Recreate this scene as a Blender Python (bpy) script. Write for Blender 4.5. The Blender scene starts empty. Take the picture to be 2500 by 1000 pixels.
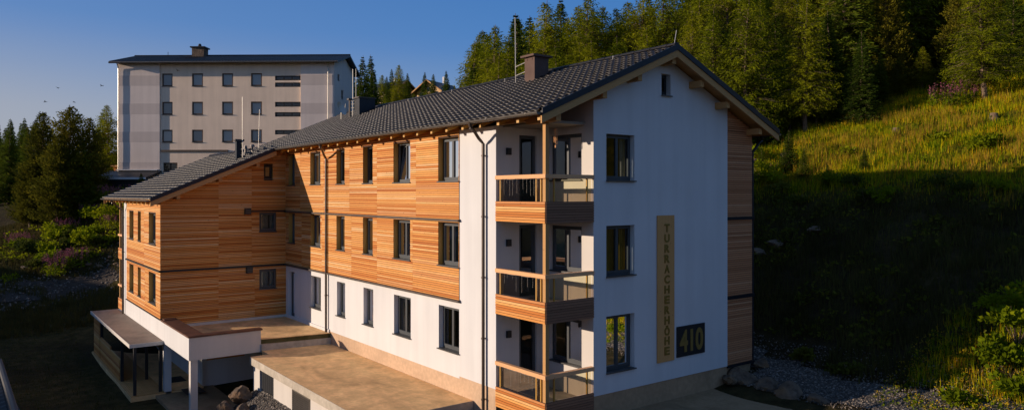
import bpy, bmesh, math, random
import numpy as np
from mathutils import Vector, Matrix, noise
random.seed(7); RNG=np.random.default_rng(7)
SC=bpy.context.scene; COL=SC.collection
CAMX,CAMY,CAMZ=-13.583,-16.325,6.30
YAW=math.radians(37.149)
def cd(s,d):   # a place s metres to the right and d metres ahead of the viewpoint, as world x, y
    return (CAMX+math.cos(YAW)*s+math.sin(YAW)*d, CAMY-math.sin(YAW)*s+math.cos(YAW)*d)
CP=[]
def cp(x,y,z): CP.append((x,y,z))
for y in (-30,-12,0,12,26):
    for x,z in ((11.2,-.15),(13.5,1.2),(16.5,3.6),(21.5,7.2),(28,9.9),(34,12.0),(46,15.6),(62,20),(95,27)):
        cp(x,y,z)
for x,z in ((12,1.2),(21.5,7.0),(28,9.6),(34,12.0),(46,16.0),(62,20.5),(95,28)): cp(x,48,z)
for x,z in ((22,9.5),(34,13.5),(46,17.5),(62,22.5),(95,31)): cp(x,85,z)
for x,z in ((45,21),(58,24.8),(80,29)): cp(x,120,z)
for p in ((5,-9,-.6),(9,-9,-.45),(10.5,-3,-.2),(10.8,8,-.15),(10.8,20,-.1),(8,-16,-.8),(9.5,-1,-.2),(9.5,26,.2),(10,-20,-.8),
          (4,-3,-.6),(8,-3,-.55),(0,-3,-.7),(-2,-9,-1.8),(-2,1,-1.0),(-5,3,-2.4),(-4.5,9,-2.3),(-5.2,13,-2.9),(-6.5,10,-2.95),(-8,3,-3.0),(-8,15,-2.95),(-8,24,-2.95),(-8,32,-2.95),
          (-14,22,-3.0),(-14,8,-3.1),(-20,0,-3.2),(-20,-20,-3.2),(-10,-10,-2.8),(0,-25,-1.5),(-13,35,-2.9),(-2,36,-1.2),(5,34,.6),(-6,37,-2.4)): cp(*p)
def cq(u,v,d):
    x,y=cd((u-1250)/1792.6*d,d); cp(x,y,CAMZ+(472.8-v)/1792.6*d)
for p in ((-1,6,-2.2),(-1,12,-2.6),(0,18,-2.9),(-3,22,-2.95),(-3,28,-2.9),(0,24,-2.9),(5,10,-1.3),(5,18,-1.6),(-3,16,-2.95),(1,1,-1.0)): cp(*p)
for q in ((100,800,47),(-150,800,47),(0,690,57),(150,700,57),(250,710,57),(-200,690,57),(0,640,61),(150,640,61),(270,640,61),(60,600,66),(180,590,66),(280,540,66),
          (230,500,70),(285,478,71),(160,520,76),(60,540,78),(0,560,72),(-200,600,72),(120,500,90),(0,500,100),(-200,505,100),(200,470,100),(-100,480,140),(100,470,160),(-400,480,160)): cq(*q)
for s,d,z in ((-42,75,7.2),(-30,74,7.2),(-18,75,7.3),(-42,86,7.2),(-18,86,8),(-30,86,7.4),(-30,64,5.6),(-20,64,5.4)):
    x,y=cd(s,d); cp(x,y,z)
# an unseen rise, added west of the site to block the low sun
for p in ((-50,70,10),(-50,61,9.9),(-50,52,9.5),(-49,44,8.8),(-48,34,6.6),(-48,19,11.5),(-49,8,11.5),(-48,-4,10),(-30,30,0),(-30,45,1.5),(-28,15,-2.0),(-62,45,9),(-90,45,9),(-60,90,10),(-62,4,11),(-28,60,2.2),
          (-200,0,8),(-200,200,10),(0,300,14),(200,300,45),(200,0,48),(200,-200,40),(0,-200,2),(-200,-200,4),(100,-100,28),(50,-60,15),(120,140,36),(60,200,30),(-30,140,6)): cp(*p)
_P=np.array(CP); _X=_P[:,:2]/10; 
def _phi(r): return r
_n=len(_P)
_A=np.zeros((_n+1,_n+1)); _A[:_n,:_n]=_phi(np.linalg.norm(_X[:,None]-_X[None],axis=2))-np.eye(_n)*.02; _A[:_n,_n]=1; _A[_n,:_n]=1
_W=np.linalg.solve(_A,np.append(_P[:,2],0))
def hgt(x,y):
    x=np.atleast_1d(np.asarray(x,float)); y=np.atleast_1d(np.asarray(y,float))
    q=np.stack([x.ravel(),y.ravel()],1)/10; out=np.empty(len(q))
    for i in range(0,len(q),20000):
        out[i:i+20000]=_phi(np.linalg.norm(q[i:i+20000,None]-_X[None],axis=2))@_W[:_n]+_W[_n]
    k=np.clip((q[:,0]*10-12.5)/5,0,1)*np.clip((55-q[:,1]*10)/10,0,1)
    X,Y=q[:,0]*10,q[:,1]*10
    out+=k*(.16*np.sin(X*1.7+1.9*np.sin(Y*.83+1))*np.sin(Y*1.3+1.4*np.sin(X*.9))+.09*np.sin(X*3.1+Y*2.3+2*np.sin(Y*1.9))*np.sin(Y*3.7-X*1.1))
    return out.reshape(x.shape)
def h1(x,y): return float(hgt(x,y)[0])

# ------------------------------------------------------------------ helpers
class MB:
    def __init__(s): s.v=[]; s.f=[]; s.m=[]; s.sm=False
    def q(s,*p,m=0):
        n=len(s.v); s.v+= [tuple(a) for a in p]; s.f.append(tuple(range(n,n+len(p)))); s.m.append(m)
    def box(s,x0,x1,y0,y1,z0,z1,m=0):
        n=len(s.v); s.v+=[(x0,y0,z0),(x1,y0,z0),(x1,y1,z0),(x0,y1,z0),(x0,y0,z1),(x1,y0,z1),(x1,y1,z1),(x0,y1,z1)]
        for f in ((0,3,2,1),(4,5,6,7),(0,1,5,4),(1,2,6,5),(2,3,7,6),(3,0,4,7)): s.f.append(tuple(n+i for i in f)); s.m.append(m)
    def hexa(s,b,t,m=0):   # bottom and top quads
        n=len(s.v); s.v+=[tuple(a) for a in b]+[tuple(a) for a in t]
        for f in ((0,3,2,1),(4,5,6,7),(0,1,5,4),(1,2,6,5),(2,3,7,6),(3,0,4,7)): s.f.append(tuple(n+i for i in f)); s.m.append(m)
    def obox(s,M,x0,x1,y0,y1,z0,z1,m=0):
        n=len(s.v); s.box(x0,x1,y0,y1,z0,z1,m)
        for i in range(n,n+8): s.v[i]=tuple(M@Vector(s.v[i]))
    def tube(s,pts,r,seg=8,m=0,cap=True,r2=None):
        pts=[Vector(p) for p in pts]; n=len(s.v); N=len(pts)
        up=Vector((0,0,1))
        for i,p in enumerate(pts):
            d=(pts[min(i+1,N-1)]-pts[max(i-1,0)]).normalized()
            a=d.cross(up) if abs(d.z)<.95 else d.cross(Vector((0,1,0)))
            a.normalize(); b=d.cross(a).normalized()
            rr=r if r2 is None else r+(r2-r)*i/(N-1)
            for k in range(seg):
                t=2*math.pi*k/seg; s.v.append(tuple(p+a*(rr*math.cos(t))+b*(rr*math.sin(t))))
        for i in range(N-1):
            for k in range(seg):
                k2=(k+1)%seg
                s.f.append((n+i*seg+k,n+i*seg+k2,n+(i+1)*seg+k2,n+(i+1)*seg+k)); s.m.append(m)
        if cap:
            s.f.append(tuple(n+k for k in range(seg))[::-1]); s.m.append(m)
            s.f.append(tuple(n+(N-1)*seg+k for k in range(seg))); s.m.append(m)
    def build(s,name,mats,parent=None,smooth=False,bevel=0):
        if not s.v: return None
        me=bpy.data.meshes.new(name); me.from_pydata(s.v,[],s.f); me.validate()
        if not isinstance(mats,(list,tuple)): mats=[mats]
        for m in mats: me.materials.append(m)
        if len(mats)>1 and len(me.polygons)==len(s.m): me.polygons.foreach_set('material_index',s.m)
        if smooth: me.polygons.foreach_set('use_smooth',[True]*len(me.polygons))
        bm=bmesh.new(); bm.from_mesh(me); bmesh.ops.recalc_face_normals(bm,faces=bm.faces); bm.to_mesh(me); bm.free()
        me.update()
        o=bpy.data.objects.new(name,me); COL.objects.link(o)
        if parent is not None:
            o.parent=parent
            w=parent.get('_w'); 
            if w: o.data.transform(Matrix.Translation(-Vector(w)))
        if bevel:
            b=o.modifiers.new('b','BEVEL'); b.width=bevel; b.segments=2; b.limit_method='ANGLE'
        return o
def npmesh(name,V,F,mat,parent=None,smooth=False):
    me=bpy.data.meshes.new(name); V=np.asarray(V,np.float32); F=np.asarray(F,np.int32); k=F.shape[1]
    me.vertices.add(len(V)); me.vertices.foreach_set('co',V.ravel())
    me.loops.add(F.size); me.loops.foreach_set('vertex_index',F.ravel())
    me.polygons.add(len(F)); me.polygons.foreach_set('loop_start',np.arange(0,F.size,k,dtype=np.int32))
    me.polygons.foreach_set('loop_total',np.full(len(F),k,np.int32))
    if smooth: me.polygons.foreach_set('use_smooth',np.ones(len(F),bool))
    me.update(calc_edges=True)
    for m in (mat if isinstance(mat,(list,tuple)) else [mat]): me.materials.append(m)
    o=bpy.data.objects.new(name,me); COL.objects.link(o)
    if parent is not None: o.parent=parent
    return o
def tag(o,label=None,cat=None,group=None,kind=None):
    if label: o['label']=label
    if cat: o['category']=cat
    if group: o['group']=group
    if kind: o['kind']=kind
    return o
def empty(name,loc=(0,0,0),label=None,cat=None,group=None):
    o=bpy.data.objects.new(name,None); COL.objects.link(o); o.location=loc; o.empty_display_size=.2
    tag(o,label,cat,group); o['_w']=tuple(loc); return o
def copy_tree(o,parent=None):
    c=o.copy(); COL.objects.link(c); c.parent=parent
    for ch in list(o.children): copy_tree(ch,c)
    return c
# ------------------------------------------------------------------ materials
def mat(name):
    m=bpy.data.materials.new(name); m.use_nodes=True; n=m.node_tree.nodes; n.clear()
    out=n.new('ShaderNodeOutputMaterial'); b=n.new('ShaderNodeBsdfPrincipled'); m.node_tree.links.new(b.outputs[0],out.inputs[0])
    return m,n,m.node_tree.links,b,out
def nz(n,l,co,scale,detail=4,rough=.55,dist=0):
    t=n.new('ShaderNodeTexNoise'); t.inputs['Scale'].default_value=scale; t.inputs['Detail'].default_value=detail; t.inputs['Roughness'].default_value=rough; t.inputs['Distortion'].default_value=dist
    if co is not None: l.new(co,t.inputs['Vector'])
    return t.outputs[0]
def ramp(n,l,fac,stops,interp='LINEAR'):
    r=n.new('ShaderNodeValToRGB'); e=r.color_ramp; e.interpolation=interp
    while len(e.elements)<len(stops): e.elements.new(.5)
    for i,(p,c) in enumerate(stops):
        e.elements[i].position=p; e.elements[i].color=(c,c,c,1) if isinstance(c,(int,float)) else (*c,1)
    l.new(fac,r.inputs[0]); return r.outputs[0]
def mix(n,l,f,a,b,typ='MIX'):
    x=n.new('ShaderNodeMix'); x.data_type='RGBA'; x.blend_type=typ
    for s,v in ((x.inputs[0],f),(x.inputs[6],a),(x.inputs[7],b)):
        if hasattr(v,'node'): l.new(v,s)
        elif isinstance(v,(int,float)): s.default_value=v if s==x.inputs[0] else (v,v,v,1)
        else: s.default_value=(*v,1)
    return x.outputs[2]
def vmap(n,l,scale=(1,1,1),kind='Object'):
    t=n.new('ShaderNodeTexCoord'); m=n.new('ShaderNodeMapping'); m.inputs['Scale'].default_value=scale; l.new(t.outputs[kind],m.inputs[0]); return m.outputs[0]
def bump(n,l,b,h,strength=.3,dist=.02):
    x=n.new('ShaderNodeBump'); x.inputs['Strength'].default_value=strength; x.inputs['Distance'].default_value=dist; l.new(h,x.inputs['Height']); l.new(x.outputs[0],b.inputs['Normal'])
def math_(n,l,op,a,b=None):
    x=n.new('ShaderNodeMath'); x.operation=op
    for s,v in ((x.inputs[0],a),(x.inputs[1],b)):
        if v is None: continue
        if hasattr(v,'node'): l.new(v,s)
        else: s.default_value=v
    return x.outputs[0]
def simple(name,col,rough=.6,metal=0,spec=.5,nscale=0,namt=.15,bumpd=0):
    m,n,l,b,o=mat(name); b.inputs['Base Color'].default_value=(*col,1); b.inputs['Roughness'].default_value=rough; b.inputs['Metallic'].default_value=metal
    b.inputs['Specular IOR Level'].default_value=spec
    if nscale:
        f=nz(n,l,vmap(n,l),nscale,5); c=ramp(n,l,f,[(.3,tuple(x*(1-namt) for x in col)),(.7,tuple(min(1,x*(1+namt)) for x in col))]); l.new(c,b.inputs['Base Color'])
        if bumpd: bump(n,l,b,f,.5,bumpd)
    return m
def plaster(name,col,streak=.06):
    m,n,l,b,o=mat(name); co=vmap(n,l); f=nz(n,l,co,.5,4); st=nz(n,l,vmap(n,l,(2.2,2.2,.12)),1.0,4); fine=nz(n,l,co,90,3)
    c=mix(n,l,ramp(n,l,f,[(.3,0),(.75,1)]),tuple(x*(1-streak) for x in col),col)
    c=mix(n,l,ramp(n,l,st,[(.35,streak*1.6),(.6,0)]),c,tuple(x*.55 for x in col))
    c=mix(n,l,math_(n,l,'MULTIPLY',ramp(n,l,fine,[(.35,1),(.6,0)]),.10),c,tuple(x*.6 for x in col))
    l.new(c,b.inputs['Base Color']); b.inputs['Roughness'].default_value=.9; b.inputs['Specular IOR Level'].default_value=.2
    bump(n,l,b,fine,.35,.006); return m
def boardwood(name,cols,grain=.35,knots=True,gs=(1.2,1.2,45)):
    m,n,l,b,o=mat(name); g=n.new('ShaderNodeNewGeometry')
    wn=n.new('ShaderNodeTexWhiteNoise'); wn.noise_dimensions='1D'; l.new(g.outputs['Random Per Island'],wn.inputs['W'])
    base=ramp(n,l,g.outputs['Random Per Island'],[(i/(len(cols)-1),c) for i,c in enumerate(cols)])
    gr=nz(n,l,vmap(n,l,gs),2.0,4,.6); c=mix(n,l,ramp(n,l,gr,[(.32,grain),(.6,0)]),base,tuple(x*.45 for x in cols[0]))
    big=nz(n,l,vmap(n,l,(.35,.35,.5)),1.0,3); c=mix(n,l,ramp(n,l,big,[(.35,.0),(.75,.35)]),c,tuple(x*.72 for x in cols[1]))
    if knots:
        v=n.new('ShaderNodeTexVoronoi'); v.inputs['Scale'].default_value=3.2; l.new(vmap(n,l,(1,1,2.2)),v.inputs['Vector'])
        c=mix(n,l,ramp(n,l,v.outputs['Distance'],[(.045,.75),(.11,0)]),c,tuple(x*.18 for x in cols[0]))
    l.new(c,b.inputs['Base Color']); b.inputs['Roughness'].default_value=.72; b.inputs['Specular IOR Level'].default_value=.3
    bump(n,l,b,gr,.25,.004); return m
def concrete(name,col,moss=0,stain=.3):
    m,n,l,b,o=mat(name); co=vmap(n,l); f=nz(n,l,vmap(n,l,(1,.45,1)),.9,7,.62,.6); f2=nz(n,l,co,7,5); f3=nz(n,l,co,60,2)
    c=ramp(n,l,f,[(.3,tuple(x*(1-stain) for x in col)),(.5,col),(.72,tuple(min(1,x*(1+stain*.5)) for x in col))])
    c=mix(n,l,ramp(n,l,f2,[(.4,.28),(.65,0)]),c,tuple(x*.5 for x in col))
    if moss: c=mix(n,l,ramp(n,l,nz(n,l,co,1.6,5),[(.42,0),(.6,moss)]),c,(.06,.06,.012))
    l.new(c,b.inputs['Base Color']); b.inputs['Roughness'].default_value=.88; b.inputs['Specular IOR Level'].default_value=.25
    bump(n,l,b,mix(n,l,.5,f2,f3),.4,.01); return m
def leafmat(name,cols,trans=.3):
    m,n,l,b,o=mat(name); g=n.new('ShaderNodeNewGeometry'); oi=n.new('ShaderNodeObjectInfo')
    r=math_(n,l,'ADD',math_(n,l,'MULTIPLY',g.outputs['Random Per Island'],.45),math_(n,l,'MULTIPLY',oi.outputs['Random'],.55))
    cl=nz(n,l,vmap(n,l),.55,2)
    c=ramp(n,l,r,[(i/(len(cols)-1),x) for i,x in enumerate(cols)])
    c=mix(n,l,ramp(n,l,cl,[(.35,.55),(.65,0)]),c,tuple(x*.4 for x in cols[0]))
    l.new(c,b.inputs['Base Color']); b.inputs['Roughness'].default_value=.8; b.inputs['Specular IOR Level'].default_value=.03
    t=n.new('ShaderNodeBsdfTranslucent'); l.new(c,t.inputs[0]); mx=n.new('ShaderNodeMixShader'); mx.inputs[0].default_value=trans
    l.new(b.outputs[0],mx.inputs[1]); l.new(t.outputs[0],mx.inputs[2]); l.new(mx.outputs[0],o.inputs[0]); return m
def glassmat(name,tint=(.55,.6,.6),refl=1.0):
    m,n,l,b,o=mat(name); n.remove(b)
    tr=n.new('ShaderNodeBsdfTransparent'); tr.inputs[0].default_value=(*tint,1); gl=n.new('ShaderNodeBsdfGlossy'); gl.inputs['Roughness'].default_value=.02
    gl.inputs[0].default_value=(.95,.97,1,1)
    fr=n.new('ShaderNodeFresnel'); fr.inputs[0].default_value=1.55
    f=math_(n,l,'MULTIPLY',fr.outputs[0],1.25*refl); bu=n.new('ShaderNodeBump'); bu.inputs['Strength'].default_value=.02; l.new(nz(n,l,vmap(n,l),1.3,1),bu.inputs['Height']); l.new(bu.outputs[0],gl.inputs['Normal'])
    mx=n.new('ShaderNodeMixShader'); l.new(f,mx.inputs[0]); l.new(tr.outputs[0],mx.inputs[1]); l.new(gl.outputs[0],mx.inputs[2]); l.new(mx.outputs[0],o.inputs[0]); return m
M={}
M['white']=plaster('white_plaster',(.72,.72,.725),.09)
M['offwhite']=plaster('warm_white_plaster',(.66,.62,.57),.08)
M['plinth']=concrete('tan_plinth',(.60,.42,.28),0,.18)
M['plinthdark']=concrete('grey_brown_plinth',(.44,.29,.17),0,.25)
M['conc']=concrete('weathered_concrete',(.90,.57,.27),.2,.36)
M['concedge']=concrete('pale_concrete',(.52,.46,.38),.15,.3)
M['paving']=concrete('paving_slabs',(.34,.23,.13),.15,.4)
M['canopytop']=concrete('grey_brown_shaded_sheet',(.30,.23,.18),.1,.35)  # sheet colour darkened to stand in for shade on the canopy
M['moss']=concrete('mossy_concrete',(.13,.11,.045),.8,.4)
M['larch']=boardwood('larch_boards',[(.62,.22,.038),(.74,.31,.075),(.82,.41,.12),(.54,.155,.022),(.90,.60,.30),(.70,.28,.06),(.79,.375,.10),(.86,.50,.20),(.62,.21,.036),(.46,.125,.02)])
M['larchgreyshade']=boardwood('weathered_shaded_boards',[(.24,.12,.07),(.32,.17,.10),(.19,.095,.055),(.38,.21,.13)])  # weathered larch, darkened further to paint in the gable side's shade
M['larchshade']=boardwood('shade_painted_boards',[(.50,.20,.085),(.66,.30,.14),(.40,.15,.06),(.72,.38,.20),(.56,.23,.10)])  # larch copy darkened so the colour carries the gable's shade
M['larchback']=simple('board_gap',(.05,.02,.01),.9)
M['beam']=boardwood('pale_timber',[(.50,.27,.09),(.56,.31,.12),(.52,.28,.09)],.25)
M['chimney']=simple('brown_chimney_sheet',(.12,.078,.065),.75,0,.12,2,.15)
M['rail']=boardwood('rail_timber',[(.80,.42,.19),(.86,.48,.24)],.3)
M['gold']=simple('honey_timber',(.50,.27,.05),.45)
M['signwood']=boardwood('sign_timber',[(.66,.34,.12),(.72,.38,.14)],.3,True,(60,60,.9))
M['dark']=simple('anthracite_metal',(.016,.018,.023),.45,.2,.4,8,.2)
M['ledge']=simple('brown_grey_metal',(.075,.062,.055),.5,.3,.5,4,.25)
M['gutter']=simple('zinc_gutter',(.15,.135,.12),.42,.6,.5,3,.2)
M['pipe']=simple('brown_pipe',(.07,.05,.04),.4,.5,.5,3,.2)
M['frame']=simple('window_frame_grey',(.055,.062,.068),.45)
M['sill']=simple('window_sill_grey',(.10,.10,.10),.4,.5)
M['black']=simple('black_paint',(.012,.012,.014),.6)
M['galv']=simple('galvanised_steel',(.55,.52,.46),.4,.5)
M['letter']=simple('brass_letters',(.26,.17,.03),.45,.3)
M['number']=simple('gold_number',(.26,.18,.05),.45,.2)
M['glass']=glassmat('window_glass')
M['balglass']=glassmat('balustrade_glass',(.78,.76,.58),.25)
M['balglass2']=glassmat('shade_tinted_balustrade_glass',(.42,.35,.33),.25)  # same balustrade glass, its darker tint standing in for shade
M['string']=simple('light_string',(.42,.38,.32),.6)
M['blind']=simple('grey_blind',(.80,.80,.84),.8)
M['curtain']=simple('cream_curtain',(.62,.58,.50),.9,0,.1,3,.12)
M['curtain2']=simple('yellow_curtain',(.62,.40,.08),.9,0,.1,3,.2)
M['room']=simple('room_walls',(.30,.26,.20),.9)
M['corten']=simple('brown_copper_sheet',(.14,.065,.042),.5,.3,.4,2.5,.35)
M['rock']=None
m,n,l,b,o=mat('roof_tiles'); g=n.new('ShaderNodeNewGeometry')
f=nz(n,l,vmap(n,l,(2.9,3.33,2.9)),1,2); c=ramp(n,l,f,[(.3,(.006,.005,.005)),(.7,(.015,.0125,.012))]); c=mix(n,l,ramp(n,l,nz(n,l,vmap(n,l),1.1,5),[(.5,0),(.75,.3)]),c,(.075,.06,.05)); l.new(c,b.inputs['Base Color']); b.inputs['Roughness'].default_value=.46; b.inputs['Specular IOR Level'].default_value=.33; bump(n,l,b,nz(n,l,vmap(n,l),40,2),.15,.004); M['tile']=m
m,n,l,b,o=mat('boulder_stone'); co=vmap(n,l); f=nz(n,l,co,2.5,7,.6); c=ramp(n,l,f,[(.3,(.055,.038,.026)),(.55,(.15,.105,.07)),(.75,(.25,.18,.12))]); c=mix(n,l,ramp(n,l,nz(n,l,co,1.3,3),[(.5,0),(.62,.6)]),c,(.20,.10,.035)); l.new(c,b.inputs['Base Color']); b.inputs['Roughness'].default_value=.9; bump(n,l,b,nz(n,l,co,9,6),.7,.05); M['rock']=m
m,n,l,b,o=mat('gravel_chips'); co=vmap(n,l); v=n.new('ShaderNodeTexVoronoi'); v.inputs['Scale'].default_value=11; l.new(co,v.inputs['Vector']); sp=n.new('ShaderNodeSeparateColor'); l.new(v.outputs['Color'],sp.inputs[0])
c=ramp(n,l,sp.outputs[0],[(0,(.04,.036,.032)),(.5,(.13,.115,.10)),(1,(.36,.31,.26))]); c=mix(n,l,ramp(n,l,v.outputs['Distance'],[(.3,0),(.6,.8)]),c,(.02,.02,.02)); c=mix(n,l,ramp(n,l,nz(n,l,co,.5,4),[(.45,0),(.7,.5)]),c,(.07,.06,.045)); l.new(c,b.inputs['Base Color']); b.inputs['Roughness'].default_value=.9; bump(n,l,b,v.outputs['Distance'],.9,-.06); M['gravel']=m
m,n,l,b,o=mat('stone_chip'); g=n.new('ShaderNodeNewGeometry'); l.new(ramp(n,l,g.outputs['Random Per Island'],[(0,(.04,.036,.032)),(.6,(.12,.10,.085)),(1,(.30,.25,.20))]),b.inputs['Base Color']); b.inputs['Roughness'].default_value=.85; M['chip']=m
# ground: soil, low grass, dry patches; sunlight painted in beyond the shadow line
m,n,l,b,o=mat('hill_ground'); co=vmap(n,l); f=nz(n,l,co,.12,6,.6); f2=nz(n,l,co,1.7,6,.65)
c=ramp(n,l,f2,[(.3,(.024,.021,.010)),(.5,(.055,.046,.018)),(.7,(.10,.07,.03))]); c=mix(n,l,ramp(n,l,f,[(.42,0),(.62,.7)]),c,(.03,.022,.013))
sx=n.new('ShaderNodeSeparateXYZ'); l.new(co,sx.inputs[0]); lit_mask=ramp(n,l,math_(n,l,'MULTIPLY',math_(n,l,'SUBTRACT',sx.outputs[0],18.5),.2),[(.25,0),(.6,1)])
c=mix(n,l,lit_mask,c,ramp(n,l,f2,[(.3,(.02,.024,.004)),(.5,(.09,.085,.006)),(.7,(.24,.15,.012))])); l.new(c,b.inputs['Base Color']); b.inputs['Roughness'].default_value=.95; b.inputs['Specular IOR Level'].default_value=.03; bump(n,l,b,f2,.9,.25); M['ground']=m
m,n,l,b,o=mat('dirt_road'); co=vmap(n,l); f2=nz(n,l,co,3.5,7,.7); c=ramp(n,l,f2,[(.3,(.018,.012,.008)),(.6,(.045,.031,.021)),(.75,(.10,.073,.05))]); l.new(c,b.inputs['Base Color']); b.inputs['Roughness'].default_value=.95; bump(n,l,b,f2,.8,.08); M['dirt']=m
m,n,l,b,o=mat('conifer_bark'); f=nz(n,l,vmap(n,l,(6,6,1.2)),2,5); l.new(ramp(n,l,f,[(.35,(.07,.045,.03)),(.65,(.22,.15,.10))]),b.inputs['Base Color']); b.inputs['Roughness'].default_value=.9; bump(n,l,b,f,.8,.04); M['bark']=m
M['larchleaf']=leafmat('larch_needles',[(.075,.11,.007),(.18,.215,.008),(.29,.30,.010),(.33,.31,.011)],.42)
M['spruceleaf']=leafmat('spruce_needles',[(.04,.07,.010),(.09,.135,.013),(.17,.20,.014)],.33)
M['pineleaf']=leafmat('stone_pine_needles',[(.07,.08,.010),(.15,.145,.013),(.25,.205,.016)],.33)
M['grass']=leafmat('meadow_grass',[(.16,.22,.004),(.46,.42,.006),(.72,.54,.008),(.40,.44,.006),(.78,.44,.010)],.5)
M['shadegrass']=leafmat('shade_painted_grass',[(.05,.05,.016),(.075,.08,.022),(.12,.095,.03),(.06,.055,.018)],.25)  # grass copy with the shade painted into its colour
M['herb']=leafmat('broad_leaves',[(.11,.17,.006),(.24,.30,.008),(.44,.42,.010)],.45)

m,n,l,b,o=mat('mixed_meadow_grass'); g=n.new('ShaderNodeNewGeometry'); co=vmap(n,l)
c=ramp(n,l,math_(n,l,'ADD',math_(n,l,'MULTIPLY',nz(n,l,co,.55,7,.78),.78),math_(n,l,'MULTIPLY',g.outputs['Random Per Island'],.3)),[(.33,(.025,.05,.004)),(.44,(.10,.18,.004)),(.52,(.27,.35,.005)),(.59,(.56,.50,.008)),(.68,(.60,.32,.012)),(.76,(.16,.08,.012))])
l.new(c,b.inputs['Base Color']); b.inputs['Roughness'].default_value=.8; b.inputs['Specular IOR Level'].default_value=.03; t=n.new('ShaderNodeBsdfTranslucent'); l.new(c,t.inputs[0]); mx=n.new('ShaderNodeMixShader'); mx.inputs[0].default_value=.45; l.new(b.outputs[0],mx.inputs[1]); l.new(t.outputs[0],mx.inputs[2]); l.new(mx.outputs[0],o.inputs[0]); M['meadow']=m
M['shadeherb']=leafmat('shade_painted_leaves',[(.05,.07,.012),(.11,.13,.018),(.20,.18,.02)],.3)  # broad leaf copy darkened to paint in shade
M['pink']=leafmat('pink_blossom',[(.30,.08,.13),(.42,.15,.20),(.28,.07,.16)],.3)
M['yellow']=leafmat('yellow_blossom',[(.45,.30,.02),(.60,.42,.03)],.3)
# ------------------------------------------------------------------ wall tools
def PX(pl): return lambda a,z,d: (pl+d,a,z)
def PY(pl): return lambda a,z,d: (a,pl+d,z)
def mbox(mb,mp,a0,a1,z0,z1,d0,d1,m=0):
    p,q=mp(a0,z0,d0),mp(a1,z1,d1)
    mb.box(min(p[0],q[0]),max(p[0],q[0]),min(p[1],q[1]),max(p[1],q[1]),min(p[2],q[2]),max(p[2],q[2]),m)
def face_wall(mb,mp,a0,a1,z0,top,holes=(),depth=.24,m=0,mr=None,breaks=(),d=0):
    mr=m if mr is None else mr
    tf=top if callable(top) else (lambda a:top)
    A=sorted({a0,a1,*[h[0] for h in holes],*[h[1] for h in holes],*breaks}); A=[a for a in A if a0<=a<=a1]
    Z=sorted({z0,*[h[2] for h in holes],*[h[3] for h in holes]})
    for i in range(len(A)-1):
        l,r=A[i],A[i+1]; ta,tb=tf(l),tf(r); lo=min(ta,tb); zz=[z for z in Z if z<lo-1e-4]
        for j in range(len(zz)):
            b=zz[j]; last=j==len(zz)-1
            tl,tr=(ta,tb) if last else (zz[j+1],)*2
            cz=(b+min(tl,tr))/2; ca=(l+r)/2
            if any(h[0]<ca<h[1] and h[2]<cz<h[3] for h in holes): continue
            mb.q(mp(l,b,d),mp(r,b,d),mp(r,tr,d),mp(l,tl,d),m=m)
    for h in holes:
        x0,x1,y0,y1=h[:4]
        for P,Q in (((x0,y0),(x0,y1)),((x1,y0),(x1,y1)),((x0,y0),(x1,y0)),((x0,y1),(x1,y1))):
            mb.q(mp(P[0],P[1],d),mp(Q[0],Q[1],d),mp(Q[0],Q[1],depth),mp(P[0],P[1],depth),m=mr)
def boards(mb,mp,a0,a1,z0,z1,holes=(),top=None,seams=(),pitch=.077,thick=.022,m=0,cut=None):
    n=max(1,round((z1-z0)/pitch)); pitch=(z1-z0)/n
    for i in range(n):
        b=z0+i*pitch+.005; t=z0+(i+1)*pitch-.009
        segs=[(a0,a1)]
        if cut: 
            c=cut(t)
            if c is None: continue
            segs=[(max(a0,c[0]),min(a1,c[1]))]
            if segs[0][0]>=segs[0][1]: continue
        for h in holes:
            if h[2]<t and h[3]>b:
                ns=[]
                for s,e in segs:
                    if h[1]<=s or h[0]>=e: ns.append((s,e))
                    else:
                        if h[0]>s: ns.append((s,h[0]))
                        if h[1]<e: ns.append((h[1],e))
                segs=ns
        for x in seams:
            ns=[]
            for s,e in segs:
                if s+.1<x<e-.1: ns+=[(s,x-.002),(x+.002,e)]
                else: ns.append((s,e))
            segs=ns
        for s,e in segs:
            j=RNG.normal(0,.0012); mbox(mb,mp,s,e,b,t,-.004,-thick-.004+j,m)
def curtain_sheet(mb,mp,a0,a1,z0,z1,d,m=0,w=.09):
    n=max(4,int((a1-a0)/.02)); prev=None
    for i in range(n+1):
        a=a0+(a1-a0)*i/n; dd=d+.02*math.sin(a*2*math.pi/w)
        cur=(mp(a,z0,dd),mp(a,z1,dd))
        if prev: mb.q(prev[0],cur[0],cur[1],prev[1],m=m)
        prev=cur
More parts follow.
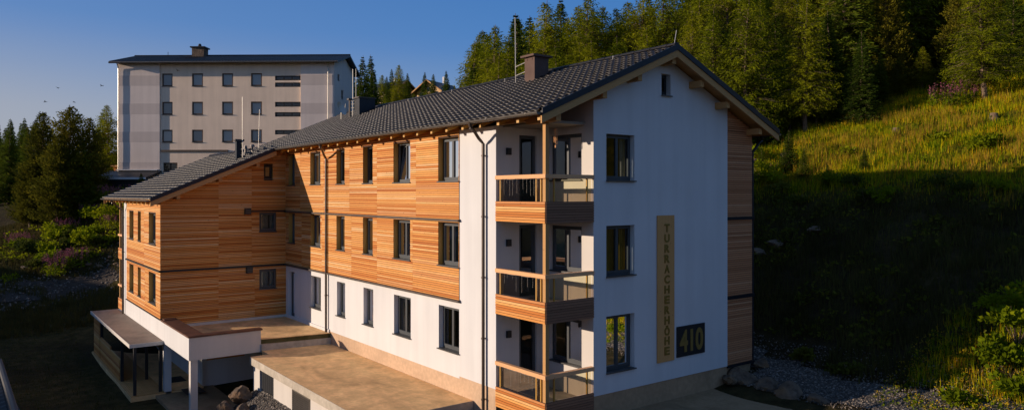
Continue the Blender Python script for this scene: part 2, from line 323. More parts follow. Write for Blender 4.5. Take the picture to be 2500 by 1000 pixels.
def window(parent,mp,a0,a1,z0,z1,dep=.2,n=2,tilt=0,curt=1,sill=True,frame='frame',door=False,name=None,cl=(.3,.3)):
    f=MB(); w=.06; zb=z0+(.03 if sill else .005)
    def bar(p,q,r,s,e=0): mbox(f,mp,p,q,r,s,dep-.012+e,dep+.06,0)
    e=.003
    bar(a0+e,a0+w,zb,z1-e); bar(a1-w,a1-e,zb,z1-e); bar(a0+w,a1-w,z1-w,z1-e); bar(a0+w,a1-w,zb,zb+w+(.0 if not door else .04))
    W=(a1-a0-2*w)/n; s=.055; panes=MB()
    for k in range(n):
        p=a0+w+k*W; q=p+W
        if tilt and k==tilt-1: continue
        mbox(f,mp,p,p+s,zb+w,z1-w,dep-.03,dep+.03); mbox(f,mp,q-s,q,zb+w,z1-w,dep-.03,dep+.03)
        mbox(f,mp,p+s,q-s,zb+w,zb+w+s+.02,dep-.03,dep+.03); mbox(f,mp,p+s,q-s,z1-w-s,z1-w,dep-.03,dep+.03)
        panes.q(mp(p+s,zb+w+s,dep+.01),mp(q-s,zb+w+s,dep+.01),mp(q-s,z1-w-s,dep+.01),mp(p+s,z1-w-s,dep+.01))
    fo=f.build(name or ('glazed_door' if door else 'window'),M[frame],parent)
    panes.build('pane',M['glass'],fo)
    if tilt:
        t=MB(); k=tilt-1; p=a0+w+k*W; q=p+W; zz0=zb+w; zz1=z1-w; ang=math.radians(7.5)
        tp=lambda a,z,d: mp(a,zz0+(z-zz0)*math.cos(ang)-d*math.sin(ang)*0,dep+(z-zz0)*math.sin(ang)+d)
        def hb(x0,x1,y0,y1,dd0,dd1,m=0):
            t.hexa([tp(x0,y0,dd0),tp(x1,y0,dd0),tp(x1,y0,dd1),tp(x0,y0,dd1)],[tp(x0,y1,dd0),tp(x1,y1,dd0),tp(x1,y1,dd1),tp(x0,y1,dd1)],m)
        hb(p,p+s,zz0,zz1,-.01,.04); hb(q-s,q,zz0,zz1,-.01,.04); hb(p+s,q-s,zz0,zz0+s,-.01,.04); hb(p+s,q-s,zz1-s,zz1,-.01,.04)
        t.q(tp(p+s,zz0+s,.02),tp(q-s,zz0+s,.02),tp(q-s,zz1-s,.02),tp(p+s,zz1-s,.02),m=1)
        t.build('tilted_sash',[M[frame],M['glass']],fo)
    if sill:
        s_=MB(); mbox(s_,mp,a0+.004,a1-.004,z0+.002,z0+.028,-.03,dep-.014); mbox(s_,mp,a0-.03,a1+.03,z0-.012,z0+.026,-.075,-.031)
        s_.build('sill',M['sill'],fo)
    if curt:
        c=MB(); L=a1-a0; cm=M['curtain2'] if curt==2 else M['curtain']
        if cl[0]: curtain_sheet(c,mp,a0+.03,a0+L*cl[0],z0+.1,z1-.04,dep+(.75 if tilt else .2))
        if cl[1]: curtain_sheet(c,mp,a1-L*cl[1],a1-.03,z0+.1,z1-.04,dep+(.75 if tilt else .2))
        c.build('curtain',cm,fo)
    return fo
def tile_field(name,xe,xr,y0,y1,zf,parent,cw=.30,cl=.342,fine=7):
    # xe eave x, xr ridge x ; courses run along y
    L=abs(xr-xe)*math.sqrt(1+.434**2); nc=max(1,round(L/cl)); ny=int(round((y1-y0)/cw*fine)); ys=np.linspace(y0,y1,ny+1)
    pn=(.5+.5*np.cos(2*np.pi*ys/cw))**1.3; prof=.040*pn
    V=[];rows=[]
    sl=math.atan(.434); sg=1 if xr>xe else -1; nx,nzv=-math.sin(sl)*sg,math.cos(sl)
    for c in range(nc):
        for k,(fr,lift) in enumerate(((0,.0),(0.0,.024),(.5,.014),(1.0,.004))):
            t=(c+fr)/nc; x=xe+(xr-xe)*t; z=zf(x); 
            if k==0 and c>0: h=prof*0.6+.000
            else: h=prof+lift*(.25+1.1*pn)
            if k==0: h=prof*.9-.012 if c==0 else prof+.004
            jit=np.repeat(RNG.normal(0,.0022,ny//fine+2),fine)[:ny+1]
            hh=h+(jit if k in(1,2) else 0)
            rows.append(len(V)); V.append(np.stack([x+nx*hh-(.018*sg if k==1 else 0),ys,z+nzv*hh],1))
    V=np.concatenate(V); n=ny+1; nr=len(rows); F=[]
    i=np.arange(ny)
    for r in range(nr-1):
        a=r*n+i; F.append(np.stack([a,a+1,a+n+1,a+n],1) if sg<0 else np.stack([a,a+n,a+n+1,a+1],1))
    return npmesh(name,V,np.concatenate(F),M['tile'],parent)
RIDGE=5.02
def zr(x): return 11.08-.434*abs(x-RIDGE)
def zw(x): return 8.725-.434*abs(x+.41)      # lower roof of the rear wing (same slope on the west side)
FL=[0,2.91,5.82]
# ================================================================== THE APARTMENT HOUSE
H=empty('apartment_house',(0,0,0),'long three storey house with orange larch cladding, white gable and dark tiled roof','apartment building')
ZB=-1.6
# --- window lists
yw=[(16.37,17.6,2),(13.69,14.56,1),(10.98,11.88,1),(7.88,9.2,2),(4.56,5.88,2)]
r3=[(a,b,6.71,8.24) for a,b,_ in yw]+[(19.6,20.5,6.71,8.24)]
r2=[(a,b,3.79,5.30) for a,b,_ in yw]+[(19.6,20.5,3.79,5.30)]
r1=[(a,b,.87,2.40) for a,b,_ in yw]
door=(19.72,20.62,.06,2.36)
mpL=PX(0)
w=MB()
face_wall(w,mpL,2.44,4.54,.14,8.45,depth=.2)                                     # white strip beside the loggia
face_wall(w,mpL,4.54,20.93,.14,2.66,[h for h in r1]+[door],depth=.22)
w.q((0,2.44,.14),(1.9,2.44,.14),(1.9,2.44,8.6),(0,2.44,8.6)) if False else None
w.build('wall',M['white'],H)
w=MB(); face_wall(w,PX(.012),2.44,15.3,ZB,.14); w.q((0,2.44,.14),(.012,2.44,.14),(.012,15.3,.14),(0,15.3,.14)); w.build('plinth',M['plinth'],H)
for nm,zz0,zz1,hs in (('upper',5.40,8.60,r3),('middle',2.68,5.40,r2)):
    w=MB(); face_wall(w,mpL,4.54,20.93,zz0,zz1,hs,depth=.22,m=0,mr=1); w.build('cladding_back',[M['larchback'],M['gold']],H)
    b=MB(); boards(b,mpL,4.54,20.93,zz0,zz1,hs,seams=[7.45,10.6,13.2,16.0,18.9] if nm=='upper' else [7.7,10.6,13.0,16.2,18.7]); b.build('wood_cladding',M['larch'],H)
tl={0:1,2:1,3:1}
for i,(a,b,n) in enumerate(yw):
    window(H,mpL,a,b,6.71,8.24,n=n,tilt=(1 if i in (0,2) else (2 if i==3 else 0)),curt=1,cl=(.45,.46))
    window(H,mpL,a,b,3.79,5.30,n=n,curt=1,cl=(.0,.5) if i%2 else (.49,.48))
    window(H,mpL,a,b,.87,2.40,n=n,curt=2 if i==4 else 1,cl=(.48,.3) if i!=4 else (.3,.12))
window(H,mpL,19.6,20.5,6.71,8.24,n=1); window(H,mpL,19.6,20.5,3.79,5.30,n=1)
window(H,mpL,*door,n=1,sill=False,door=True,curt=0)
# --- loggia walls
lw=MB(); lwb=PY(2.44); hb=[(.93,1.65,f+.06,f+2.38) for f in FL]
face_wall(lw,lwb,0,1.9,-.33,lambda a: zr(a)-.2,hb,depth=.12)
hs=[(.53,2.05,f+.9,f+2.37) for f in FL]; face_wall(lw,PX(1.9),0,2.44,-.33,9.52,hs,depth=.16)
lw.build('loggia_wall',M['offwhite'],H)
for k,f in enumerate(FL):
    window(H,lwb,.93,1.65,f+.06,f+2.38,dep=.1,n=1,door=True,sill=False,curt=0)
    window(H,PX(1.9),.53,2.05,f+.9,f+2.37,dep=.12,n=2,curt=1,cl=(.25,.2))
    s=MB(); s.box(.03,1.89,.03,2.43,f-.31,f-.005); s.build('balcony_slab',M['concedge'],H)
    p=MB(); boards(p,PX(.0),.0,2.44,f-.38,f+.25); boards(p,PY(.0),.0,1.9,f-.38,f+.25,m=2)
    p.box(.003,.03,.003,2.44,f-.38,f+.25,1); p.box(.031,1.9,.003,.03,f-.38,f+.25,1)
    p.build('balcony_parapet',[M['larch'],M['larchback'],M['larchgreyshade']],H)
    r=MB(); r.box(-.05,.10,-.05,2.43,f+.93,f+1.05); r.box(.101,1.895,-.05,.10,f+.93,f+1.05); r.build('handrail',M['rail'],H,bevel=.006)
    g=MB(); g.q((.075,.22,f+.25),(.075,2.42,f+.25),(.075,2.42,f+.94),(.075,.22,f+.94)); g.build('glass_panel',M['balglass2'],H)
    g=MB(); g.q((.22,.075,f+.25),(1.88,.075,f+.25),(1.88,.075,f+.94),(.22,.075,f+.94)); g.build('glass_panel',M['balglass'],H)
    for (x,y) in ((.035,2.24),(.035,.45),(.035,.24),(.35,.035),(1.66,.035)):
        g=MB(); g.box(x-.022,x+.022,y-.022,y+.022,f+.25,f+.929); g.build('baluster',M['gold'],H)
    l=MB(); l.box(.39,.57,2.37,2.436,f+1.72,f+1.94); l.box(.41,.55,2.362,2.37,f+1.74,f+1.92); l.build('wall_lamp',M['black'],H)
    c=MB(); c.box(.02,.155,.02,.155,f+.0,(FL[k+1]-.385) if k<2 else 8.44); c.build('corner_post',M['beam'],H,bevel=.006)
# --- gable
gw=[(2.44,3.69,f+.80+.02,f+2.42) for f in FL]; gw=[(2.44,3.69,.75,2.51),(2.44,3.69,3.72,5.31),(2.44,3.69,6.69,8.16)]
att=(4.97,5.42,9.53,10.26)
w=MB(); face_wall(w,PY(0),1.9,8.48,.13,lambda a: zr(a)-.20,gw+[att],depth=.24,breaks=(RIDGE,)); w.q((8.48,0,.13),(8.48,.06,.13),(8.48,.06,zr(8.48)-.2),(8.48,0,zr(8.48)-.2)); w.q((1.9,0,.13),(8.48,0,.13),(8.48,.03,.13),(1.9,.03,.13))
w.build('gable_wall',M['white'],H)
w=MB(); face_wall(w,PY(.03),1.9,8.48,ZB,.13); w.q((1.9,.03,ZB),(1.9,2.44,ZB),(1.9,2.44,-.33),(1.9,.03,.13)); w.q((8.48,.03,ZB),(8.48,.12,ZB),(8.48,.12,.13),(8.48,.03,.13)); w.build('plinth',M['plinthdark'],H)
w=MB(); face_wall(w,PY(.12),8.48,10.0,ZB,.12); w.q((10,.12,ZB),(10,24.7,ZB),(10,24.7,.12),(10,.12,.12)); w.q((0,2.44,-.33),(1.9,2.44,-.33),(1.9,2.44,ZB),(0,2.44,ZB)); w.build('plinth',M['plinthdark'],H)
for i,h in enumerate(gw): window(H,PY(0),*h,dep=.2,n=2,curt=2 if i<2 else 1,cl=(.55,.25) if i<2 else (0,.2))
window(H,PY(0),*att,dep=.2,n=1,curt=0,frame='black')
mpw=PY(.06)
for zz0,zz1 in ((.14,2.50),(2.62,5.36),(5.46,8.56)):
    w=MB(); face_wall(w,mpw,8.481,10.0,zz0,lambda a: min(zz1,zr(a)-.22),d=.0); w.q((10.0,.06,zz0),(10.0,24.7,zz0),(10.0,24.7,min(zz1,zr(10)-.2)),(10.0,.06,min(zz1,zr(10)-.2))); w.build('cladding_back',M['larchback'],H)
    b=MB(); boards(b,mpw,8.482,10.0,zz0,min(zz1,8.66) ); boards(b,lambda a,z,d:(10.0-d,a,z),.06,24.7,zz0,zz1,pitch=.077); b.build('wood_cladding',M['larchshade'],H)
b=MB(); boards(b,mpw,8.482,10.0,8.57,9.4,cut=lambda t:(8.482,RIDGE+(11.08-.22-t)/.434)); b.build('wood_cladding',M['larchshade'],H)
for z in (2.50,5.36,.06):
    g=MB(); g.box(8.485,10.08,-.03,.055,z,z+.11 if z>1 else z+.07); g.box(10.026,10.10,.056,24.7,z,z+.11 if z>1 else z+.07); g.build('ledge_flashing',M['dark'],H)
# far walls of the main block
w=MB(); face_wall(w,PY(24.7),-.3,10.0,ZB,lambda a: zr(a)-.2,breaks=(RIDGE,)); w.build('rear_wall',M['white'],H)
# --- rear wing
XW=-5.95; F=20.93
hw=[(-1.14,-.69,7.03,7.77),(-1.37,-.51,4.37,5.35),(-1.37,-.51,1.47,2.47)]
topw=lambda a: zr(a)-.21
w=MB(); face_wall(w,PY(F),XW,0,.46,topw,hw,depth=F and .16,m=0,mr=1); w.build('cladding_back',[M['larchback'],M['gold']],H)
def cutw(t): return (RIDGE-(11.08-.21-t)/.434,0.0)
b=MB(); boards(b,PY(F),XW,0,.46,2.64,hw,seams=[-3.35,-1.6]); boards(b,PY(F),-5.28,-.001,.12,.46,seams=[-3.35,-1.6]); b.q((-5.64,F-.001,0),(0,F-.001,0),(0,F-.001,.46),(-5.64,F-.001,.46),m=1); boards(b,PY(F),XW,0,2.72,8.6,hw,seams=[-3.35,-1.75],cut=cutw); b.build('wood_cladding',[M['larch'],M['larchback']],H)
window(H,PY(F),*hw[0],dep=.12,n=1,curt=0,frame='black'); window(H,PY(F),*hw[1],dep=.05,n=1,curt=1,cl=(.6,.3)); window(H,PY(F),*hw[2],dep=.05,n=1,curt=1,cl=(.6,.3))
wv=[(27.35,28.55),(25.42,26.2),(21.88,23.45)]
h3=[(a,b,3.86,5.34) for a,b in wv]; h2=[(a,b,.97,2.46) for a,b in wv]
w=MB(); face_wall(w,PX(XW),F,29.4,.46,6.02,h3+h2,depth=.22,m=0,mr=1); w.build('cladding_back',[M['larchback'],M['gold']],H)
b=MB(); boards(b,PX(XW),F-.026,29.4,.46,2.64,h2,seams=[24.4]); boards(b,PX(XW),F-.026,29.4,2.72,6.02,h3,seams=[24.6]); b.build('wood_cladding',M['larch'],H)
for h in h3+h2: window(H,PX(XW),*h,n=1,curt=1,cl=(.2,.25))
w=MB(); face_wall(w,PX(XW),29.4,30.28,-.55,6.05); face_wall(w,PX(XW),15.73,29.4,-.56,.41); face_wall(w,PX(XW),29.4,30.28,-.56,-.55)
face_wall(w,PX(XW+1.9),30.28,33,-.56,6.8); face_wall(w,PY(30.28),XW,XW+1.9,-.56,lambda a:zr(a)-.2); w.q((XW,30.28,-.56),(XW+1.9,30.28,-.56),(XW+1.9,30.28,6.7),(XW,30.28,6.0))
face_wall(w,PY(32.9),XW+1.9,6,-3,lambda a: zw(a)-.2,breaks=(-.41,)); w.q((6,24.7,-3),(6,32.9,-3),(6,32.9,5.7),(6,24.7,5.7)); w.build('wing_wall',M['white'],H)
for f in (0,2.91):
    p=MB(); boards(p,PX(XW),30.30,31.98,f-.38,f+.25); p.box(XW+.003,XW+.05,30.30,31.98,f-.38,f+.25,1); boards(p,lambda a,z,d:(a,32.0-d,z),XW,XW+1.9,f-.38,f+.25); p.build('balcony_parapet',[M['larch'],M['larchback']],H)
    p=MB(); p.box(XW-.04,XW+.09,30.30,32.0,f+.945,f+1.05); p.build('handrail',M['rail'],H)
    p=MB(); p.box(XW+.06,XW+1.88,30.31,31.95,f-.3,f); p.build('balcony_slab',M['concedge'],H)
    g=MB(); g.q((XW+.07,30.32,f+.25),(XW+.07,31.95,f+.25),(XW+.07,31.95,f+.94),(XW+.07,30.32,f+.94)); g.build('glass_panel',M['balglass'],H)
c=MB(); c.box(XW+.03,XW+.17,31.8,31.94,-.3,6.05); c.build('corner_post',M['beam'],H)
# ledge flashings along the floors
for (x0,x1,y0,y1,z0,z1) in ((-.11,-.003,4.48,20.82,5.36,5.44),(-.11,-.003,4.48,20.82,2.63,2.72),(-1.8,-.0,20.82,20.93-.028,5.38,5.45),(XW-.09,-.0,20.82,20.93-.028,2.63,2.72),(XW-.09,XW-.003,20.82,29.42,2.63,2.72),(XW-.07,XW-.003,20.8,29.42,.412,.46)):
    g=MB(); g.hexa([(x0,y0,z0),(x1,y0,z0),(x1,y1,z0),(x0,y1,z0)],[(x0,y0,z1-.02 if x1-x0<.2 else z1),(x1,y0,z1),(x1,y1,z1),(x0,y1,z1-.02 if x1-x0<.2 else z1)]); g.build('ledge_flashing',M['ledge'] if y0<10 else M['dark'],H)
for (x,z) in ((-1.96,5.42),(-1.88,2.50)):
    g=MB(); g.box(x-.15,x+.15,20.78,20.9,z-.15,z+.15)
    for k in range(3): g.box(x-.13,x+.13,20.765,20.78,z-.11+k*.08,z-.07+k*.08,1)
    g.build('vent_box',[M['dark'],M['frame']],H)
# --- roof
def slope_slab(mb,x0,x1,y0,y1,zf,t0=.03,t1=.15,m=0):
    mb.hexa([(x0,y0,zf(x0)-t1),(x1,y0,zf(x1)-t1),(x1,y1,zf(x1)-t1),(x0,y1,zf(x0)-t1)],[(x0,y0,zf(x0)-t0),(x1,y0,zf(x1)-t0),(x1,y1,zf(x1)-t0),(x0,y1,zf(x0)-t0)],m)
rf=MB(); slope_slab(rf,-.62,RIDGE,-.57,25.27,zr); slope_slab(rf,RIDGE,10.66,-.57,25.27,zr); slope_slab(rf,-6.5,-.62,20.33,33.37,zr); slope_slab(rf,-.62,-.41,25.27,33.37,zr); slope_slab(rf,-.41,6.3,25.27,33.37,zw)
roof=rf.build('roof',M['beam'],H)
tile_field('roof_tiles',-.70,RIDGE,-.60,25.3,zr,roof); tile_field('roof_tiles',10.74,RIDGE,-.60,25.3,zr,roof,fine=5)
tile_field('roof_tiles',-6.58,-.705,20.3,33.4,zr,roof); tile_field('roof_tiles',-.70,-.41,25.305,33.4,zr,roof,cl=.3); tile_field('roof_tiles',6.4,-.41,25.305,33.4,zw,roof,fine=4)
def ridge_caps(x,z,y0,y1):
    g=MB(); n=int((y1-y0)/.36)
    for i in range(n):
        a=y0+(y1-y0)*i/n; b=a+(y1-y0)/n+.03; r=.125+.006*(i%2)
        for k in range(6):
            t0=math.pi*k/6; t1=math.pi*(k+1)/6
            g.q((x+r*math.cos(t0),a,z+r*.75*math.sin(t0)),(x+r*math.cos(t1),a,z+r*.75*math.sin(t1)),(x+r*.93*math.cos(t1),b,z+r*.70*math.sin(t1)),(x+r*.93*math.cos(t0),b,z+r*.70*math.sin(t0)))
        g.q(*[(x+r*math.cos(math.pi*k/6),a,z+r*.75*math.sin(math.pi*k/6)) for k in range(7)])
    return g.build('ridge_caps',M['tile'],roof)
ridge_caps(RIDGE,11.10,-.62,25.3); ridge_caps(-.41,8.75,25.3,33.4)
def verge(x0,x1,y,zf,sgn=-1):
    g=MB(); a,b=(y-.07,y+.02) if sgn<0 else (y-.02,y+.07)
    g.hexa([(x0,a,zf(x0)-.13),(x1,a,zf(x1)-.13),(x1,b,zf(x1)-.13),(x0,b,zf(x0)-.13)],[(x0,a,zf(x0)+.06),(x1,a,zf(x1)+.06),(x1,b,zf(x1)+.06),(x0,b,zf(x0)+.06)]); g.build('verge_flashing',M['dark'],roof)
    g=MB(); a,b=(y-.035,y+.02) if sgn<0 else (y-.02,y+.035)
    g.hexa([(x0,a,zf(x0)-.36),(x1,a,zf(x1)-.36),(x1,b,zf(x1)-.36),(x0,b,zf(x0)-.36)],[(x0,a,zf(x0)-.132),(x1,a,zf(x1)-.132),(x1,b,zf(x1)-.132),(x0,b,zf(x0)-.132)]); g.build('barge_board',M['beam'],roof)
verge(-.66,RIDGE,-.6,zr); verge(RIDGE+.001,10.70,-.6,zr); verge(-6.52,-.72,20.3,zr); verge(-6.52,-.42,33.4,zr,1); verge(-.72,RIDGE,25.3,zr,1)
for x,zf in ((.07,zr),(1.9,zr),(3.42,zr),(5.02,zr),(6.45,zr),(7.85,zr),(9.75,zr)):
    p=MB(); t=zf(x)-.36-.01 if x!=5.02 else zf(x)-.37; p.box(x-.09,x+.09,-.50,.9,t-.2,t+.02); p.build('purlin',M['beam'],roof,bevel=.008)
for x in (-5.3,-3.4,-1.6):
    p=MB(); t=zr(x)-.37; p.box(x-.08,x+.08,20.38,21.0,t-.18,t+.02); p.build('purlin',M['beam'],roof)
def rafters(xe,y0,y1,n,xl):
    for i in range(n):
        y=y0+(y1-y0)*i/(n-1); r=MB(); a,b=xe,xl
        r.hexa([(a,y-.06,zr(a)-.30),(b,y-.06,zr(b)-.34),(b,y+.06,zr(b)-.34),(a,y+.06,zr(a)-.30)],[(a,y-.06,zr(a)-.155),(b,y-.06,zr(b)-.155),(b,y+.06,zr(b)-.155),(a,y+.06,zr(a)-.155)])
        r.build('rafter',M['gold'],roof)
rafters(-.56,-.38,20.05,22,.5); rafters(-6.44,20.75,33.0,13,-5.6)
# wall plate beam over the loggia
p=MB(); p.box(.0,.16,.02,2.43,8.46,8.60); p.box(.161,1.9,.02,.16,8.46,8.60) if False else None; p.build('wall_plate',M['beam'],H)
# gutters
def gutter(x,z,y0,y1,parent=roof):
    g=MB(); R_=.075; seg=8
    for o in (0,1):
        r=R_-.008*o
        for k in range(seg):
            t0=math.pi+math.pi*k/seg; t1=math.pi+math.pi*(k+1)/seg
            g.q((x+r*math.cos(t0),y0,z+r*math.sin(t0)),(x+r*math.cos(t1),y0,z+r*math.sin(t1)),(x+r*math.cos(t1),y1,z+r*math.sin(t1)),(x+r*math.cos(t0),y1,z+r*math.sin(t0)))
    for yy in (y0,y1): g.q(*[(x+R_*math.cos(math.pi+math.pi*k/seg),yy,z+R_*math.sin(math.pi+math.pi*k/seg)) for k in range(seg+1)])
    g.tube([(x-R_,y0,z+.004),(x-R_,y1,z+.004)],.011,6)
    yy=y0+.5
    while yy<y1: g.box(x-R_-.012,x-R_+.005,yy-.015,yy+.015,z-.03,z+.02); yy+=1.94
    return g.build('gutter',M['gutter'],parent,smooth=False)
gutter(-.76,8.56,-.62,20.28); gutter(-6.64,6.01,20.28,33.42); gutter(10.80,8.52,-.62,25.3)
def downpipe(xg,yg,zg,xw,yw_,zb,m='pipe',r=.052):
    g=MB(); pts=[(xg,yg,zg),(xg,yg,zg-.18)]
    for k in range(1,6): 
        t=k/6; pts.append((xg+(xw-xg)*t*.98,yg+(yw_-yg)*t,zg-.18-.42*(.5-.5*math.cos(math.pi*t))*.9))
    pts+=[(xw,yw_,zg-.62),(xw,yw_,zb)]
    g.tube(pts,r,10); g.tube([(xg,yg,zg+.02),(xg,yg,zg-.14)],r*1.9,10,r2=r*1.1)
    z=zg-1.0
    while z>zb+.3: g.tube([(xw,yw_,z-.025),(xw,yw_,z+.025)],r*1.3,10); g.box(xw+r*.9,xw+.1,yw_-.012,yw_+.012,z-.012,z+.012); z-=1.95
    return g.build('downpipe',M[m],H,smooth=False)
downpipe(-.76,2.75,8.52,-.10,3.0,-.9); downpipe(-.76,14.6,8.52,-.10,15.55,-.5); downpipe(-6.64,29.7,5.97,-6.06,30.0,-.45)
downpipe(10.8,.15,8.48,10.12,.1,-.1,'dark')
# --- chimneys, rods, dish
def chimney(x0,x1,y0,y1,zt,capz,ladder=None,rod=None,rodz=0):
    c=MB(); c.box(x0,x1,y0,y1,min(zr(x0),zr(x1))-.1,zt,0); c.box(x0-.13,x1+.13,y0-.10,y1+.10,zt,zt+.075,1)
    for yy in (y0+.12,y1-.12-.07): c.box(x0-.012,x0,yy,yy+.07,zt-.12,zt-.05,1)
    if ladder:
        for z in ladder: c.tube([(x0,y1-.02,z),(rod[0],rod[1],z-.03)],.016,6,2)
    if rod: c.tube([(rod[0],rod[1],zr(rod[0])-.02),(rod[0]-.03,rod[1],rodz)],.018,6,2)
    c.tube([((x0+x1)/2,(y0+y1)/2,zt+.07),((x0+x1)/2,(y0+y1)/2,zt+.12)],.12,10,1)
    return c.build('chimney',[M['chimney'],M['chimney'],M['galv']],roof)
chimney(3.75,4.43,5.15,5.75,11.47,0,(11.30,10.95),(3.93,6.55),13.2)
c=MB(); zb=zr(3.7)-.15
for (a,b,y0,y1) in ((3.62,4.5,19.8,20.0),): c.box(3.62,4.55,19.9,20.5,zb,11.43,0); c.box(3.55,4.6,19.84,20.56,11.43,11.49,1)
c.box(3.45,3.52,20.75,20.85,zb,11.38,1); c.box(3.38,3.6,20.70,20.95,11.38,11.47,1)
for z in (10.75,10.95,11.15,11.32): c.tube([(3.60,20.45,z),(3.50,20.8,z)],.016,6,2)
c.tube([(3.58,20.62,zb),(3.58,20.62,13.05)],.02,6,2); c.tube([(3.66,20.4,zb),(3.66,20.4,13.05)],.014,6,2); c.build('chimney',[M['dark'],M['ledge'],M['galv']],roof)
c=MB(); c.box(-2.02,-1.72,22.5,22.75,8.0,9.02,0); c.box(-2.1,-1.64,22.44,22.81,9.02,9.12,1); c.tube([(-1.78,22.3,8.05),(-1.78,22.3,11.3)],.016,6,2)
for z in (8.3,8.6,8.9): c.tube([(-1.78,22.3,z),(-1.85,22.5,z)],.012,6,2)
c.build('chimney',[M['dark'],M['ledge'],M['galv']],roof)
c=MB(); c.tube([(-.95,23.3,8.4),(-.95,23.3,8.85)],.05,10); c.tube([(-.95,23.3,8.8),(-.95,23.3,8.93)],.13,12,r2=.09); c.tube([(-1.25,23.5,8.3),(-1.25,23.5,8.72)],.05,10); c.tube([(-1.25,23.5,8.7),(-1.25,23.5,8.86)],.10,12,r2=.07); c.box(-1.4,-.7,23.1,23.7,8.2,8.5); c.build('roof_vent',M['gutter'],roof,smooth=False)
for (x,y,z0,z1) in ((-.41,24.0,8.6,10.9),(5.02,-.5,11.15,11.6),(5.02,24.9,11.1,11.7)):
    c=MB(); c.tube([(x,y,z0),(x+.05,y-.05,z1)],.012,6); c.tube([(x,y,z0-.05),(x,y,z0+.04)],.03,6); c.build('lightning_rod',M['galv'],roof)
for (y,) in ((1.9,),(8.2,),(12.3,),(16.4,)):
    c=MB(); c.tube([(4.72,y,10.98),(4.62,y-.02,11.06)],.02,6); c.tube([(4.62,y,10.96),(4.62,y,11.08)],.012,6); c.build('rod_holder',M['galv'],roof)
c=MB(); c.tube([(3.3,21.5,10.25),(3.3,21.5,10.75)],.025,6)
Mx=Matrix.Translation((3.25,21.45,10.95))@Matrix.Rotation(math.radians(35),4,'Z')@Matrix.Rotation(math.radians(65),4,'X')
n=len(c.v)
for ring in range(4):
    rr=.1*(ring+1)
    for k in range(16):
        t=k*math.pi/8; c.v.append(tuple(Mx@Vector((rr*math.cos(t),rr*math.sin(t),rr*rr*.5))))
for ring in range(3):
    for k in range(16): c.f.append((n+ring*16+k,n+ring*16+(k+1)%16,n+(ring+1)*16+(k+1)%16,n+(ring+1)*16+k)); c.m.append(0)
c.f.append(tuple(n+k for k in range(16))); c.m.append(0)
c.build('satellite_dish',M['galv'],roof)
# --- terrace and its beams
t=MB(); t.hexa([(-5.6,20.9,-.03),(-5.6,16.0,-.03),(-3.0,15.72,-.03),(-.003,15.28,-.03)],[(-5.6,20.9,0),(-5.6,16.0,0),(-3.0,15.72,0),(-.003,15.28,0)])
t=MB(); P=[(-5.64,20.92),(-5.64,16.03),(-3.0,16.03),(-3.0,15.70),(-.003,15.24),(-.003,20.92)]
t.q(*[(x,y,0) for x,y in P]); t.q(*[(x,y,-.22) for x,y in P])
t.q((-3.0,15.70,0),(-.003,15.24,0),(-.003,15.24,-.03),(-3.0,15.70,-.03)); t.build('terrace_floor',M['conc'],H)
t=MB(); t.hexa([(-3.0,15.74,-.22),(-.003,15.28,-.22),(-.003,15.6,-.22),(-3.0,16.0,-.22)],[(-3.0,15.74,-.03),(-.003,15.28,-.03),(-.003,15.6,-.03),(-3.0,16.0,-.03)]); t.build('mossy_edge',M['moss'],H)
t=MB(); t.hexa([(-3.0,15.66,-.52),(-.003,15.20,-.52),(-.003,15.6,-.52),(-3.0,16.0,-.52)],[(-3.0,15.66,-.225),(-.003,15.20,-.225),(-.003,15.6,-.225),(-3.0,16.0,-.225)]); t.build('terrace_beam',M['concedge'],H)
t=MB(); t.box(XW+.001,-3.0,15.73,16.02,-.56,.41); t.box(XW+.3,-3.0,16.021,20.9,-.6,-.25); t.q((-5.65,16.02,0),(-5.65,20.9,0),(-5.65,20.9,.41),(-5.65,16.02,.41)); t.build('terrace_beam',M['offwhite'],H)
t=MB(); t.box(-2.99,-.05,15.75,20.9,-.6,-.24); t.build('terrace_slab',M['concedge'],H)
t=MB(); t.box(XW-.03,-5.30,15.70,20.80,.412,.45); t.box(-5.299,-2.94,15.70,16.12,.412,.45); t.box(XW-.035,XW-.02,15.69,20.8,.38,.44); t.box(XW-.03,-2.94,15.685,15.70,.38,.44); t.box(-5.9,-5.4,20.4,20.79,.451,.50); t.build('coping',M['corten'],H)
t=MB(); t.box(-5.2,-.02,20.80,20.895,.002,.12); t.build('base_trim',M['offwhite'],H)
t=MB(); t.box(-.06,-.003,15.35,20.8,.002,.14); t.build('base_trim',M['white'],H)
for (x0,x1,y0,y1,z0,m_) in ((-5.86,-5.58,15.82,16.10,-3.0,'offwhite'),(-5.92,-5.62,20.3,20.6,-3.0,'white')):
    t=MB(); t.box(x0,x1,y0,y1,z0,-.561); t.build('column',M[m_],H)
# ground floor behind the entrance
g=MB(); face_wall(g,PY(20.93),-4.2,0,-3.1,-.26,[],.2); face_wall(g,PX(-4.2),20.93,33,-3.1,-.56,[(22.0,23.1,-2.75,-.75),(25,27.5,-1.9,-.8)],.2); g.build('entrance_wall',M['white'],H)
g=MB(); g.box(-4.205,-4.15,20.6,20.9,-3,-.6); g.q((XW+.01,16.03,-.58),(-4.2,16.03,-.58),(-4.2,33,-.58),(XW+.01,33,-.58)); g.build('entrance_soffit',M['offwhite'],H)
g=MB(); boards(g,PY(20.93),-3.9,-2.1,-1.75,-1.15); boards(g,PX(-4.2),28.0,32.0,-2.6,-.8); g.build('wood_cladding',M['larch'],H)
window(H,PX(-4.2),22.0,23.1,-2.75,-.75,n=1,sill=False,door=True,curt=0); window(H,PX(-4.2),25,27.5,-1.9,-.8,n=2,curt=0)
